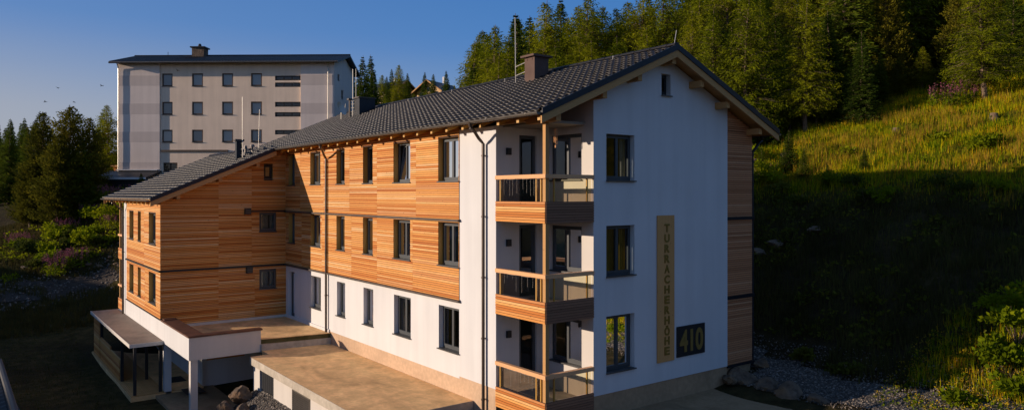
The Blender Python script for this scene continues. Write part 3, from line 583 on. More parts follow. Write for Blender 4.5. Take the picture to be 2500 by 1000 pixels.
# interior rooms, seen through the windows
g=MB(); g.box(3.0,3.1,2.9,24.4,0,8.4)
for f in (-.3,2.61,5.52): g.box(2.2,9.7,.4,24.4,f,f+.25) ; g.box(.3,2.19,2.75,24.4,f,f+.25)
for y in (6.8,10.3,12.6,15.4,18.5): g.box(.3,2.99,y,y+.1,0,8.4)
g.box(2.1,8.3,3.3,3.4,0,8.4); g.box(.3,9.7,.4,24.4,8.42,8.5); g.build('interior_wall',M['room'],H)
for f in FL:
    g=MB(); g.box(2.6,3.3,1.6,2.5,f,f+.78); g.box(2.6,2.7,1.6,2.5,f+.78,f+1.2); g.build('armchair',M['curtain2'],H)
# ================================================================== garage
G=empty('garage',(-3.7,3.8,-2),'low garage with a bare weathered concrete roof against the long wall','garage')
g=MB(); face_wall(g,PX(-3.66),3.82,14.70,-3.0,-.80,[(12.23,13.88,-1.72,-.82),(8.52,10.17,-1.72,-.92)],.15); face_wall(g,PY(3.86),-3.66,0,-3,-.80); g.q((-3.66,14.70,-3),(-.05,14.70,-3),(-.05,14.70,-.8),(-3.66,14.70,-.8)); g.build('wall',M['offwhite'],G)
g=MB(); g.box(-3.78,-.0,3.72,14.74,-.80,-.50); g.box(-2.98,-.0,14.741,15.66,-.80,-.50); g.build('roof_slab',M['conc'],G)
g=MB(); g.box(-3.795,-3.781,3.72,14.74,-.80,-.498); g.box(-3.78,-.0,3.706,3.719,-.8,-.498); g.build('slab_edge',M['concedge'],G)
g=MB(); mbox(g,PX(-3.66),12.24,13.87,-1.72,-.83,.08,.12)
for k in range(7): mbox(g,PX(-3.66),12.25+k*.232,12.46+k*.232,-1.70,-.85,.07,.079)
g.build('door',M['dark'],G)
g=MB()
for k in range(10):
    z=-1.68+k*.076; g.hexa([(-3.70,8.56,z),(-3.62,8.56,z+.04),(-3.62,10.13,z+.04),(-3.70,10.13,z)],[(-3.70,8.56,z+.012),(-3.62,8.56,z+.052),(-3.62,10.13,z+.052),(-3.70,10.13,z+.012)])
mbox(g,PX(-3.66),8.5,8.56,-1.74,-.90,-.03,.05); mbox(g,PX(-3.66),10.13,10.19,-1.74,-.90,-.03,.05); mbox(g,PX(-3.66),8.561,10.129,-.94,-.90,-.03,.05); mbox(g,PX(-3.66),8.561,10.129,-1.74,-1.70,-.03,.05); g.build('louvre_grille',M['gutter'],G)
g=MB(); mbox(g,PX(-3.66),8.5,10.2,-1.75,-.9,.11,.13); g.build('grille_back',M['black'],G)
# ================================================================== canopy
C=empty('entrance_canopy',(-6.6,26,-2.9),'flat brown-roofed porch canopy on black posts beside the low white wall','canopy')
g=MB(); g.box(-7.35,-5.96,20.3,32.2,-.50,-.47); g.build('canopy_roof',M['canopytop'],C)
g=MB(); g.box(-7.38,-7.351,20.28,32.2,-.62,-.455); g.box(-7.35,-5.96,20.27,20.299,-.62,-.455); g.box(-7.35,-5.96,20.3,32.2,-.60,-.501); g.build('canopy_fascia',M['offwhite'],C)
for x,y in ((-7.13,20.42),(-6.06,20.46),(-7.13,23.6),(-6.1,23.3),(-7.13,29.8),(-7.13,32.0)):
    g=MB(); g.box(x-.06,x+.06,y-.06,y+.06,-2.9,-.601); g.build('post',M['black'],C)
g=MB()
for k in range(17): g.box(-7.3+k*.085,-7.3+k*.085+.075,20.3,32.2,-2.84,-2.80)
g.box(-7.32,-5.85,20.28,32.2,-3.1,-2.845,1); g.box(-5.85,-4.2,20.3,32.2,-3.1,-2.82,1); g.build('deck',[M['beam'],M['conc']],C)
for y0,y1,z1 in ((23.7,26.55,-1.75),(26.6,29.7,-1.6),(29.9,32.0,-.75)):
    g=MB(); boards(g,PX(-7.2),y0,y1,-2.78,z1,pitch=.09); g.box(-7.19,-7.15,y0,y1,-2.78,z1); g.build('screen_panel',M['larch'],C)
for (x0,x1,y0,y1) in ((-5.4,-4.6,21.9,23.0),(-5.2,-4.4,19.2,20.3)):
    g=MB(); g.box(x0,x1,y0,y1,-2.82,-2.795); o=g.build('door_mat',M['black']); tag(o,'dark door mat lying by the ground floor entrance door' if y0>21 else 'dark door mat lying on the paving in front of the white column','door mat')
# ================================================================== signs and small hung things
S=empty('name_board',(5.145,-.03,3.2),'tall narrow timber board with vertical brass letters on the white gable','sign')
g=MB(); g.box(4.73,5.56,-.05,-.012,.76,5.59); g.box(4.8,4.9,-.012,0,1,5.3); g.build('board',M['signwood'],S,bevel=.004)
def text_obj(name,s,size,ext,mat_,parent,loc,w=None,bold=.0):
    cu=bpy.data.curves.new(name,'FONT'); cu.body=s; cu.size=size; cu.extrude=ext; cu.offset=bold; cu.align_x='CENTER'; cu.align_y='CENTER'
    t=bpy.data.objects.new(name,cu); COL.objects.link(t); bpy.context.view_layer.update()
    me=bpy.data.meshes.new_from_object(t.evaluated_get(bpy.context.evaluated_depsgraph_get())); bpy.data.objects.remove(t)
    xs=[v.co.x for v in me.vertices]; ys=[v.co.y for v in me.vertices]; cx=(min(xs)+max(xs))/2; cy=(min(ys)+max(ys))/2; sx=1 if not w else w/(max(xs)-min(xs))
    pl=Vector(parent.location)
    for v in me.vertices:
        x,y,z=v.co; v.co=Vector((loc[0]+(x-cx)*sx,loc[1]-z,loc[2]+(y-cy)))-pl
    me.materials.clear(); me.materials.append(mat_); o=bpy.data.objects.new(name,me); COL.objects.link(o); o.parent=parent; return o
for k,ch in enumerate('TURRACHERHÖHE'):
    text_obj('letter',ch,.36,.008,M['letter'],S,(5.18,-.06,5.17-k*.338),.25,.012)
N=empty('house_number_sign',(6.43,-.03,1.3),'black square panel with gold house number 410 low on the white gable','sign')
g=MB(); g.box(5.70,7.16,-.045,-.012,.81,1.84); g.build('panel',M['black'],N,bevel=.004); text_obj('number','410',1.0,.01,M['number'],N,(6.43,-.056,1.33),1.22,.03)
LT=empty('icicle_lights',(.035,1.2,.9))
names=['string of icicle lights on the lowest balcony rail','string of icicle lights on the middle balcony rail','string of icicle lights on the top balcony rail']
bpy.data.objects.remove(LT)
for k,f in enumerate(FL):
    g=MB(); rr=random.Random(5+k); y=.3
    top=[(-.05,yy,f+.93-.015*math.sin(yy*9)) for yy in [.2+.1*i for i in range(22)]]; g.tube(top,.003,4)
    while y<2.3:
        L=rr.choice([.12,.2,.3,.42,.5]); z=f+.92; g.tube([(-.05,y,z),(-.05,y,z-L)],.0015,3)
        q=0
        while q<L: g.tube([(-.05+rr.uniform(-.008,.008),y+rr.uniform(-.01,.01),z-q),(-.05,y,z-q-.014)],.0055,4,1); q+=.065
        y+=rr.uniform(.13,.30)
    o=g.build('icicle_lights',[M['string'],M['string']]); tag(o,names[k],'string lights','icicle light strings on the balconies')
g=MB(); g.tube([(1.2,.95,8.62),(1.2,.95,8.3)],.004,4); g.tube([(1.2,.95,8.3),(1.2,.95,8.28)],.06,10)
for k in range(5): t=k*1.257; g.tube([(1.2+.05*math.cos(t),.95+.05*math.sin(t),8.28),(1.2+.05*math.cos(t),.95+.05*math.sin(t),7.95-.03*k)],.009,6)
g.tube([(1.2,.95,8.28),(1.2,.95,7.75)],.004,4); g.tube([(1.2,.95,7.8),(1.2,.95,7.72)],.025,8)
tag(g.build('wind_chime',M['rail']),'small wind chime hanging above the top corner balcony','wind chime')
# ================================================================== terrain
def spaced(lo,hi,fl,fh,st,g=1.18):
    a=list(np.arange(fl,fh+st/2,st)); s=st; x=a[-1]
    while x<hi: s*=g; x+=s; a.append(x)
    s=st; x=a[0]
    while x>lo: s*=g; x-=s; a.insert(0,x)
    return np.array(a)
gx=spaced(-420,700,-16,46,.5); gy=spaced(-260,800,-14,76,.5)
XX,YY=np.meshgrid(gx,gy); ZZ=hgt(XX,YY)
nx_=len(gx); V=np.stack([XX.ravel(),YY.ravel(),ZZ.ravel()],1); ii,jj=np.meshgrid(np.arange(nx_-1),np.arange(len(gy)-1)); a=(jj*nx_+ii).ravel()
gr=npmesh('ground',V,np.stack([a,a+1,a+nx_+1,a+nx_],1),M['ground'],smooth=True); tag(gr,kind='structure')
def drape(name,poly,mat_,dz=.05,st=.35,kind='structure',edge=.6):
    xs=[p[0] for p in poly]; ys=[p[1] for p in poly]; X_=np.arange(min(xs)-edge,max(xs)+edge,st); Y_=np.arange(min(ys)-edge,max(ys)+edge,st)
    A,B=np.meshgrid(X_,Y_); Zt=hgt(A,B)+dz
    def inside(x,y):
        c=False; j=len(poly)-1
        for i in range(len(poly)):
            xi,yi=poly[i]; xj,yj=poly[j]
            if (yi>y)!=(yj>y) and x<(xj-xi)*(y-yi)/(yj-yi)+xi: c=not c
            j=i
        return c
    n=len(X_); V=np.stack([A.ravel(),B.ravel(),Zt.ravel()],1)
    wob=lambda x,y:(x+.35*noise.noise(Vector((x*.7,y*.7,1))),y+.35*noise.noise(Vector((x*.7,y*.7,7))))
    ins=np.array([[inside(*wob(x,y)) for x in X_] for y in Y_])
    F=[(j*n+i,j*n+i+1,(j+1)*n+i+1,(j+1)*n+i) for j in range(len(Y_)-1) for i in range(n-1) if ins[j,i] and ins[j,i+1] and ins[j+1,i]]
    o=npmesh(name,V,F,mat_,smooth=True); tag(o,kind=kind); return o
gravelpoly=[(8.4,-10.5),(8.6,-2.5),(8.5,.08),(10.02,.08),(10.02,30),(12.0,30),(12.6,14),(12.6,4),(11.6,0),(11.0,-2.8),(10.4,-5.3),(10.9,-7.5),(12,-10.5)]
drape('gravel_strip',gravelpoly,M['gravel'],.05)
drape('dirt_road',[(-30,50),(-12,48.5),(-8,47.6),(-3,48),(2,50),(10,53),(10,56),(2,53.5),(-3,51.6),(-8,52),(-12,53.5),(-30,55)],M['dirt'],.05)
drape('dirt_road',[(-60,122),(-8,118),(20,112),(20,119),(-8,126),(-60,130)],M['dirt'],.12,1.2)
g=MB(); g.q((1.0,-9,-.56),(8.15,-9,-.56),(8.35,-2.3,-.56),(8.1,.025,-.56),(.0,.025,-.56)); g.q((8.15,-9,-.56),(8.35,-2.3,-.56),(8.35,-2.3,-.9),(8.15,-9,-.9)); o=g.build('paved_yard',M['paving']); tag(o,kind='structure')
g=MB(); g.box(-6.3,-3.7,11.5,20.6,-3.2,-2.90); o=g.build('entrance_paving',M['paving']); tag(o,kind='structure')
# gravel bank beside the garage
X_=np.arange(-6.2,-3.6,.06); Y_=np.arange(5.5,15.6,.06); A,B=np.meshgrid(X_,Y_)
Zb=-1.68-(-3.66-A)*.62-.10*np.clip(B-13.2,0,3)-np.clip((B-14.4),0,9)*.9+RNG.normal(0,.012,A.shape); Zb=np.minimum(Zb,-1.62)
n=len(X_); ii,jj=np.meshgrid(np.arange(n-1),np.arange(len(Y_)-1)); a=(jj*n+ii).ravel()
o=npmesh('gravel_bank',np.stack([A.ravel(),B.ravel(),Zb.ravel()],1),np.stack([a,a+1,a+n+1,a+n],1),M['gravel']); tag(o,kind='structure')
def bankz(x,y): return min(-1.62,-1.68-(-3.66-x)*.62-.10*max(0,min(3,y-13.2))-max(0,y-14.4)*.9)
# loose stone chips
def chips(name,pts,smin,smax):
    V=[];F=[];k=0
    base=np.array([(1,0,-.4),(-.5,.87,-.4),(-.5,-.87,-.4),(0,0,.8),(.3,.3,.5)])[:4]
    for (x,y,z) in pts:
        s=random.uniform(smin,smax); R_=Matrix.Rotation(random.uniform(0,6.28),3,Vector((random.random(),random.random(),random.random()+.1)).normalized())
        for b in base: p=R_@Vector(b)*s; V.append((x+p.x,y+p.y,z+p.z+s*.3))
        F+=[(k,k+1,k+2),(k,k+3,k+1),(k+1,k+3,k+2),(k+2,k+3,k)]; k+=4
    o=npmesh(name,V,F,M['chip']); tag(o,'loose grey stone chips scattered over the gravel' if name=='stone_chips' else 'rubble stones strewn over the dirt road','gravel' if name=='stone_chips' else 'rubble',kind='stuff'); return o
pts=[]
for i in range(7000):
    x=random.uniform(8.4,12.3); y=random.uniform(-8,9)
    if x<10.05 and y>0: continue
    if x>11.2+.0*y and y<-2 and random.random()<.5: continue
    pts.append((x,y,0))
zz=hgt(np.array([p[0] for p in pts]),np.array([p[1] for p in pts])); pts=[(p[0],p[1],float(z)+.05) for p,z in zip(pts,zz)]
for i in range(3500): x=random.uniform(-5.8,-3.72); y=random.uniform(7,14.8); pts.append((x,y,bankz(x,y)))
chips('stone_chips',pts,.02,.05)
# boulders
def boulder(x,y,z,r,label,group=None,seed=0,sq=(1,1,.75),name='boulder',m='rock'):
    bm=bmesh.new(); bmesh.ops.create_icosphere(bm,subdivisions=4,radius=1)
    rr=random.Random(seed)
    cuts=[(Vector((rr.uniform(-1,1),rr.uniform(-1,1),rr.uniform(-.6,1))).normalized(),rr.uniform(.55,.85)) for _ in range(9)]
    for v in bm.verts:
        p=v.co.copy()
        for nn,dd in cuts:
            e=p.dot(nn)-dd
            if e>0: p-=nn*e
        p*=1+.16*noise.noise(p*2.1+Vector((seed,0,0)))+.07*noise.noise(p*6+Vector((0,seed,0)))+.035*noise.noise(p*15); v.co=Vector((p.x*sq[0]*r,p.y*sq[1]*r,p.z*sq[2]*r))
    me=bpy.data.meshes.new(name); bm.to_mesh(me); bm.free(); me.materials.append(M[m]); o=bpy.data.objects.new(name,me); COL.objects.link(o); o.location=(x,y,z); o.rotation_euler=(0,0,rr.uniform(0,6)); tag(o,label,'rock',group); return o
for i,(x,y,z,r,l) in enumerate([(-4.35,14.15,-1.85,.46,'tall brown boulder highest on the gravel bank by the white garage post'),(-4.95,14.1,-2.3,.42,'grey blue boulder on the paving edge left of the gravel bank'),(-5.1,13.2,-2.45,.33,'ochre boulder lowest at the foot of the gravel bank'),(-4.65,12.9,-2.1,.33,'reddish flat boulder in the middle of the gravel bank'),(-4.75,12.2,-2.15,.30,'half buried grey boulder at the bottom edge of the gravel bank')]):
    boulder(x,y,z,r,l,'boulders on the gravel bank by the garage',i+3)
for i,(x,y,z,r,l) in enumerate([(8.25,-.25,-.25,.28,'pale small boulder against the white gable corner'),(8.85,-.35,-.35,.62,'large dark boulder beside the white gable corner'),(9.0,-1.35,-.42,.55,'bluish boulder between paving and gravel'),(8.85,-2.3,-.42,.58,'brown boulder at the corner of the paving'),(8.9,-3.3,-.5,.42,'small brown boulder nearest the viewer beside the paving'),(10.4,-.1,.0,.3,'flat dark stone by the foot of the right hand downpipe')]):
    boulder(x,y,z,r,l,'boulders around the paved yard',i+20,(1,1,.7))
for i,(x,y) in enumerate([(22.2,8.0),(23.9,9.3),(17.1,3.7),(17.9,2.2),(16.4,4.2),(24.3,7.6),(-3.5,52.5),(-3.1,50.7),(-4.3,52.2),(-6.2,58.7),(-7.6,56),(-4.8,57),(-2.4,56.4),(-5.4,54.3),(-2.5,53.5),(-9,55.5)]):
    hill=i<6
    for q in range(1 if hill else 2):
        xx=x+random.uniform(-.9,.9)*q; yy=y+random.uniform(-.9,.9)*q
        boulder(xx,yy,h1(xx,yy)+.1,random.uniform(.18,.38) if not hill else [.5,.4,.42,.34,.4,.35][i],'pale rock lying in the hillside grass behind the building' if hill else 'rock on the scrubby bank above the dirt road','rocks on the hillside' if hill else 'rocks on the left bank',i*3+q+40,(1.2,1,.55))
# ================================================================== vegetation
def rnd(a,b): return random.uniform(a,b)
def tree_proto(kind,seed,Ht=12.):
    rg=np.random.default_rng(seed); random.seed(seed)
    tr=MB(); R0=.19 if kind!=2 else .24
    pts=[(0.06*math.sin(i*1.3+seed),.05*math.cos(i*1.7+seed),Ht*i/9-.4*(i==0)) for i in range(10)]; tr.tube(pts,R0,8,r2=.015)
    P=[];D=[];LN=[];WD=[]
    z0={0:.16,1:.05,2:.06}[kind]*Ht; Rm={0:2.5,1:2.1,2:2.2}[kind]
    z=z0; lvl=0
    while z<Ht*.985:
        t=(z-z0)/(Ht-z0)
        if kind==2: R=Rm*(1-t**2.2)**.8*(.75+.3*math.sin(t*9+seed)**2)
        elif kind==0: R=Rm*((1-t)**.75)*(.6+.55*min(1,t*5+.35))
        else: R=Rm*((1-t)**.9)*(.85+.15*min(1,t*6+.3))
        nb=int({0:8,1:9,2:9}[kind]*(.5+.5*R/Rm))+1
        ph=rg.uniform(0,6.28)
        for b in range(nb):
            a=ph+2*math.pi*b/nb+rg.normal(0,.3); L=R*rg.uniform(.62,1.12)
            if rg.random()<.10: L*=.45
            rise={0:.10,1:-.22,2:.35}[kind]+.5*t*(kind!=2); droop={0:-.30,1:-.10,2:.05}[kind]
            d=np.array([math.cos(a),math.sin(a),0]); n=max(2,int(L/.16))
            if L>.8: tr.tube([(0,0,z),(d[0]*L*.5,d[1]*L*.5,z+L*.5*rise),(d[0]*L*.9,d[1]*L*.9,z+L*.9*rise+droop*L*.6)],.028,3,r2=.006,cap=False)
            for k in range(n):
                s=(k+.6)/n
                if s<.18 and kind!=1: continue
                base=d*L*s; base[2]=z+L*s*rise+droop*L*s*s
                for q in range({0:6,1:6,2:6}[kind]):
                    o=rg.normal(0,{0:.11,1:.07,2:.13}[kind]*min(1,.25+.9*R),3); side=rg.choice([-1,1])
                    per=np.array([-d[1],d[0],0])*side
                    if kind==0: dr=d*.35+per*rg.uniform(.1,.9)+np.array([0,0,rg.uniform(-1.0,.25)])
                    elif kind==1: dr=d*.7+per*rg.uniform(.2,1.0)+np.array([0,0,rg.uniform(-.55,.25)])
                    else: dr=d*.5+per*rg.uniform(-.4,.7)+np.array([0,0,rg.uniform(.1,1.1)])
                    P.append(base+o); D.append(dr/np.linalg.norm(dr)); LN.append(rg.uniform(.15,.34)*(1.2 if kind==1 else 1)*min(1,.4+.9*R)); WD.append({0:.027,1:.034,2:.045}[kind]*rg.uniform(.7,1.4))
        z+=Ht*rg.uniform(.011,.021)*(1.1 if kind==2 else 1); lvl+=1
    P=np.array(P);D=np.array(D);LN=np.array(LN)[:,None];WD=np.array(WD)[:,None]
    up=rg.normal(0,1,P.shape); S_=np.cross(D,up); S_/=np.linalg.norm(S_,axis=1)[:,None]+1e-9
    V=np.stack([P,P+D*LN*.45+S_*WD,P+D*LN,P+D*LN*.45-S_*WD],1).reshape(-1,3); F=np.arange(len(V)).reshape(-1,4)
    kn=['larch_tree','spruce_tree','stone_pine_tree'][kind]
    e=empty(kn); tr.build('trunk',M['bark'],e); npmesh('crown',V,F,M[['larchleaf','spruceleaf','pineleaf'][kind]],e); e['nf']=len(F)
    return e
protos={0:[tree_proto(0,s) for s in (1,2,3)],1:[tree_proto(1,s) for s in (4,5,6)],2:[tree_proto(2,s) for s in (7,8)]}
used={}
def place_tree(kind,x,y,h,label,group,wide=1.,k=None):
    random.seed(int(x*97+y*31)&0xffff); pk=random.randrange(len(protos[kind])) if k is None else k
    p=protos[kind][pk]
    if (kind,pk) in used: o=copy_tree(p)
    else: o=p; used[(kind,pk)]=1
    s=h/12.; o.location=(x,y,h1(x,y)-.15); o.scale=(s*wide,s*wide,s); o.rotation_euler=(rnd(-.03,.03),rnd(-.03,.03),rnd(0,6.28)); tag(o,label,'tree',group); return o
TREES=[(20.0,33.5,11.3,1,'s'),(21.5,34.9,12.8,0,'s'),(23.4,36.0,13.4,0,'s'),(21.7,32.2,13.5,0,'s'),(21.2,30.1,12.1,0,'s'),(26.5,36.1,13.6,0,'s'),(24.5,32.6,13.4,1,'s'),(26.5,33.6,13.2,1,'s'),(23.3,28.5,11.7,0,'s'),(25.1,29.7,13.7,0,'s'),(29.6,33.8,14.0,1,'s'),(24.9,27.3,11.4,0,'s'),(26.9,28.3,12.5,0,'s'),(25.3,25.7,13.2,0,'s'),(29.4,28.9,11.7,0,'s'),(33.0,31.2,11.7,0,'s'),(27.2,24.3,11.3,0,'s'),(30.1,25.8,11.6,0,'s'),(28.0,22.5,12.1,0,'s'),(33.2,26.0,11.4,1,'s'),(28.7,20.7,12.0,0,'s'),(31.9,22.0,11.0,0,'s'),(29.6,18.7,11.2,0,'s'),(18.5,29.6,11.7,0,'s'),(18.4,27.2,11.8,0,'s'),(20.6,26.8,10.5,0,'s'),(20.9,24.0,10.5,0,'s'),(22.0,23.2,10.3,0,'s'),(22.3,21.7,10.1,0,'s'),(23.8,20.6,9.6,0,'s'),(24.7,18.7,9.6,0,'s'),(25.1,13.3,9.3,0,'r'),(25.7,11.6,10.7,0,'r'),(30.2,13.2,9.1,0,'r'),(28.4,9.0,9.0,0,'r'),(31.0,8.9,7.2,1,'r'),(29.7,6.1,5.7,1,'r'),(37.0,8.1,8.2,2,'r'),(42.6,8.9,8.3,2,'r'),(41.9,6.9,8.3,2,'r'),(32.7,0.6,7.7,0,'r'),(37.7,3.8,7.1,2,'r'),(38.0,1.0,6.5,1,'r'),(44.4,2.5,5.5,2,'r'),(26.7,13.4,7.9,1,'r'),(32.8,13.7,7.4,1,'r'),(37.4,15.3,9.8,0,'r'),(40.7,12.8,9.9,2,'r'),(44.1,12.7,9.1,1,'r'),(28.6,17.0,10.8,0,'r'),(25.5,15.6,9.8,0,'r'),(31.3,14.9,6.4,1,'r'),(35.1,2.7,4.2,1,'r'),(36.1,-1.2,5.6,0,'r'),(39.8,-1.6,5.4,1,'r'),(26.6,15.9,6.8,0,'e'),(25.6,14.2,5.6,1,'e'),(25.4,12.5,5.8,0,'e'),(25.2,11.4,4.8,1,'e'),(27.3,11.6,4.8,0,'e'),(26.7,10.2,3.7,1,'e'),(29.0,10.4,4.1,0,'e'),(29.8,9.1,4.1,0,'e'),(30.4,8.1,2.8,1,'e'),(32.6,8.3,3.3,0,'e'),(33.6,6.9,3.4,1,'e'),(35.5,6.7,2.8,2,'e'),(37.8,6.2,3.0,0,'e'),(37.3,4.7,1.9,1,'e'),(37.4,3.4,2.1,1,'e'),(27.3,17.9,6.6,0,'e'),(23.7,11.9,4.3,1,'e'),(38.5,1.9,2.3,0,'e'),(38.4,0.7,1.1,1,'e'),(26.3,68.8,13.4,1,'m'),(27.9,70.2,14.1,1,'m'),(29.4,71.6,14.0,1,'m'),(28.3,67.4,12.2,1,'m'),(25.1,64.8,11.6,1,'m'),(41.8,92.3,9.1,0,'m'),(44.9,96.2,8.2,1,'m'),(48.0,100.1,8.9,1,'m'),(47.9,97.6,9.6,0,'m'),(51.1,100.3,7.5,1,'m'),(46.3,86.3,8.3,1,'m'),(50.6,90.6,7.2,1,'m'),(46.1,78.9,8.3,1,'m'),(49.2,81.6,5.4,1,'m'),(46.7,76.0,6.1,1,'m'),(46.1,89.0,5.0,0,'m'),(44.6,92.6,6.0,0,'m'),(43.8,80.7,6.0,0,'m'),(36.8,81.0,6.9,0,'m'),(43.7,75.8,5.5,1,'m'),(31.5,75.0,8.8,0,'m'),(-6.6,67.5,10.5,2,'l'),(-5.2,63.9,11.0,2,'l'),(-6.1,63.3,9.0,2,'l'),(-3.2,64.9,8.4,2,'l'),(-4.4,63.3,7.7,1,'l'),(1.1,82.9,11.1,0,'l'),(0.9,88.1,10.7,1,'l'),(-7.9,67.2,6.9,2,'l'),(-7.2,69.2,8.3,1,'l'),(-15.9,131.9,12.0,1,'f'),(-15.0,135.3,12.8,1,'f'),(-14.7,145.7,13.3,1,'f'),(-13.7,152.9,13.7,1,'f'),(-12.7,126.1,11.3,1,'f'),(-12.3,133.7,11.1,1,'f'),(-11.2,138.3,11.7,1,'f'),(-10.7,138.7,11.9,1,'f'),(-10.7,102.2,10.7,1,'f'),(-9.0,135.4,11.0,1,'f'),(-7.7,144.6,12.7,1,'f'),(-7.8,120.8,10.5,1,'f'),(-7.9,103.4,11.7,1,'f'),(-5.4,145.1,12.5,1,'f'),(-6.2,112.4,11.1,1,'f'),(-5.5,114.3,10.8,1,'f'),(-2.9,140.2,11.3,1,'f'),(-2.1,137.1,10.3,1,'f'),(-5.7,105.0,10.4,1,'f'),(-1.1,138.8,11.2,1,'f'),(-5.3,107.2,10.4,1,'f'),(-5.9,111.3,11.8,1,'f'),(-1.7,143.5,12.7,1,'f'),(-4.1,116.2,11.4,1,'f'),(-6.5,136.1,10.9,1,'f'),(-8.6,129.9,12.3,1,'f'),(55.5,31.0,14.1,1,'h'),(77.6,22.6,12.4,0,'h'),(56.2,19.1,13.6,2,'h'),(32.4,40.5,11.2,0,'h'),(41.5,3.9,9.4,0,'h'),(62.2,19.7,10.0,0,'h'),(53.4,13.4,11.2,0,'h'),(50.2,37.2,9.7,1,'h'),(41.4,36.0,11.0,0,'h'),(42.0,45.5,10.4,1,'h'),(41.4,30.9,10.5,0,'h'),(38.1,11.9,12.1,0,'h'),(55.4,8.1,13.0,2,'h'),(63.1,37.5,11.1,2,'h'),(43.2,16.6,10.8,2,'h'),(59.7,26.5,10.7,0,'h'),(71.0,24.7,12.4,1,'h'),(46.0,42.8,10.1,0,'h'),(74.5,9.3,14.1,1,'h'),(82.5,13.4,12.2,1,'h'),(51.1,27.0,12.7,2,'h'),(29.6,45.9,12.1,0,'h'),(67.9,31.4,12.5,1,'h'),(66.6,19.6,12.5,1,'h'),(55.6,37.6,14.0,1,'h'),(78.6,9.3,10.8,0,'h'),(48.5,17.1,10.5,0,'h'),(84.7,22.1,14.5,2,'h'),(80.1,31.0,10.7,1,'h'),(58.4,16.1,9.6,0,'h'),(70.3,7.2,11.0,2,'h'),(61.2,33.7,9.8,1,'h'),(52.4,43.5,9.1,0,'h'),(62.9,10.8,13.5,1,'h'),(58.7,43.6,10.0,0,'h'),(47.8,28.9,11.0,1,'h'),(75.2,15.6,13.0,0,'h'),(51.9,32.5,9.6,0,'h'),(37.1,22.2,9.9,1,'h'),(52.1,6.2,11.9,1,'h'),(84.0,18.0,11.6,0,'h'),(70.0,11.4,13.1,0,'h'),(40.4,41.2,9.4,0,'h'),(36.8,34.1,10.0,0,'h'),(32.1,48.7,12.5,0,'h'),(28.6,40.4,9.5,1,'h'),(75.2,27.2,13.2,1,'h'),(37.2,38.5,11.5,0,'h'),(39.9,17.5,10.6,0,'h'),(56.7,48.1,10.7,0,'h'),(72.2,34.5,10.2,0,'h'),(35.5,54.8,13.0,0,'h'),(56.9,4.3,9.6,0,'h'),(47.0,53.9,10.3,0,'h'),(60.9,4.8,10.3,2,'h'),(85.5,11.1,11.5,0,'h'),(62.9,29.6,9.3,1,'h'),(37.6,49.6,12.8,0,'h'),(84.0,27.6,11.9,1,'h'),(61.3,40.7,14.2,0,'h'),(45.7,47.8,9.1,0,'h'),(46.4,24.8,14.1,1,'h'),(45.4,57.7,12.5,0,'h'),(56.8,24.0,12.4,0,'h'),(35.6,45.7,10.4,1,'h'),(52.4,22.5,9.9,0,'h'),(80.5,26.2,12.7,0,'h'),(70.3,16.9,12.5,1,'h'),(50.0,51.7,10.5,0,'h'),(86.9,15.2,12.9,1,'h'),(33.8,19.0,13.2,0,'h'),(51.4,2.8,9.6,2,'h'),(40.2,54.0,9.1,0,'h'),(40.7,20.2,12.1,1,'h'),(66.0,15.5,11.7,2,'h'),(76.2,19.1,13.1,1,'h'),(50.1,10.4,9.8,0,'h'),(45.8,5.1,14.4,1,'h'),(66.3,6.7,11.0,2,'h'),(40.6,58.4,12.5,0,'h'),(67.3,24.2,11.1,1,'h'),(36.7,18.1,11.6,0,'h'),(89.8,20.5,10.2,1,'h'),(49.4,45.6,10.2,0,'h'),(47.2,0.9,13.6,0,'h'),(66.9,40.1,12.8,1,'h'),(75.2,31.5,10.3,0,'h'),(38.8,25.6,12.3,2,'h'),(72.8,21.4,9.7,0,'h'),(45.8,9.3,11.9,0,'h'),(56.9,12.5,14.2,0,'h'),(35.1,10.1,14.0,1,'h'),(63.9,43.7,13.7,0,'h'),(80.8,20.7,11.4,0,'h'),(79.2,15.1,12.6,1,'h'),(47.4,12.9,12.1,0,'h'),(45.5,32.5,10.7,0,'h'),(67.5,35.0,12.4,1,'h'),(45.1,38.7,9.8,1,'h'),(44.7,21.3,10.6,0,'h'),(43.6,52.2,12.1,0,'h'),(48.5,21.2,9.4,0,'h'),(59.2,36.7,13.3,1,'h'),(39.9,9.2,14.3,0,'h'),(49.3,7.9,9.4,0,'h'),(53.3,10.2,12.6,1,'h'),(75.7,35.2,11.4,2,'h'),(41.3,0.8,11.8,0,'h'),(37.4,29.4,10.4,1,'h'),(63.7,25.6,9.2,2,'h'),(48.5,3.8,10.9,1,'h'),(71.8,38.2,14.2,1,'h'),(33.2,36.6,11.9,0,'h'),(54.7,3.1,13.7,2,'h'),(52.7,18.1,13.5,1,'h')]

kname={0:'light green larch',1:'dark narrow spruce',2:'dense dark stone pine'}
glab={'s':('standing on the skyline right behind the long tiled roof','trees behind the roof'),'r':('at the upper edge of the sunlit meadow','trees along the top of the meadow'),'m':('in the distant clump between the tower block and the roof','distant trees by the chalets'),'l':('in the clump on the left bank','trees on the left bank'),'f':('in the dark far forest at the left edge','far forest at the left'),'h':('crowded in the dense hillside forest','hillside forest'),'e':('with low branches at the lower edge of the hillside forest','trees along the forest edge')}
special={31+9:'tall larch with a bare pale trunk at the right end of the meadow top',31+3:'slender larch on a thin bare trunk, first tree right of the gable roof',31+5:'dense medium spruce standing alone in front of the dark forest gap',31:'larch rising just behind the ridge end of the gable roof',0:'leftmost spruce of the skyline row behind the roof',9:'tallest pointed larch right of the lightning rod and chimney'}
li=[i for i,q in enumerate(TREES) if q[4]=='l']; special.update({li[1]:'tallest stone pine of the clump on the left bank',li[0]:'broad stone pine left of the tallest one on the left bank',li[5]:'light green larch touching the left edge of the tower block'})
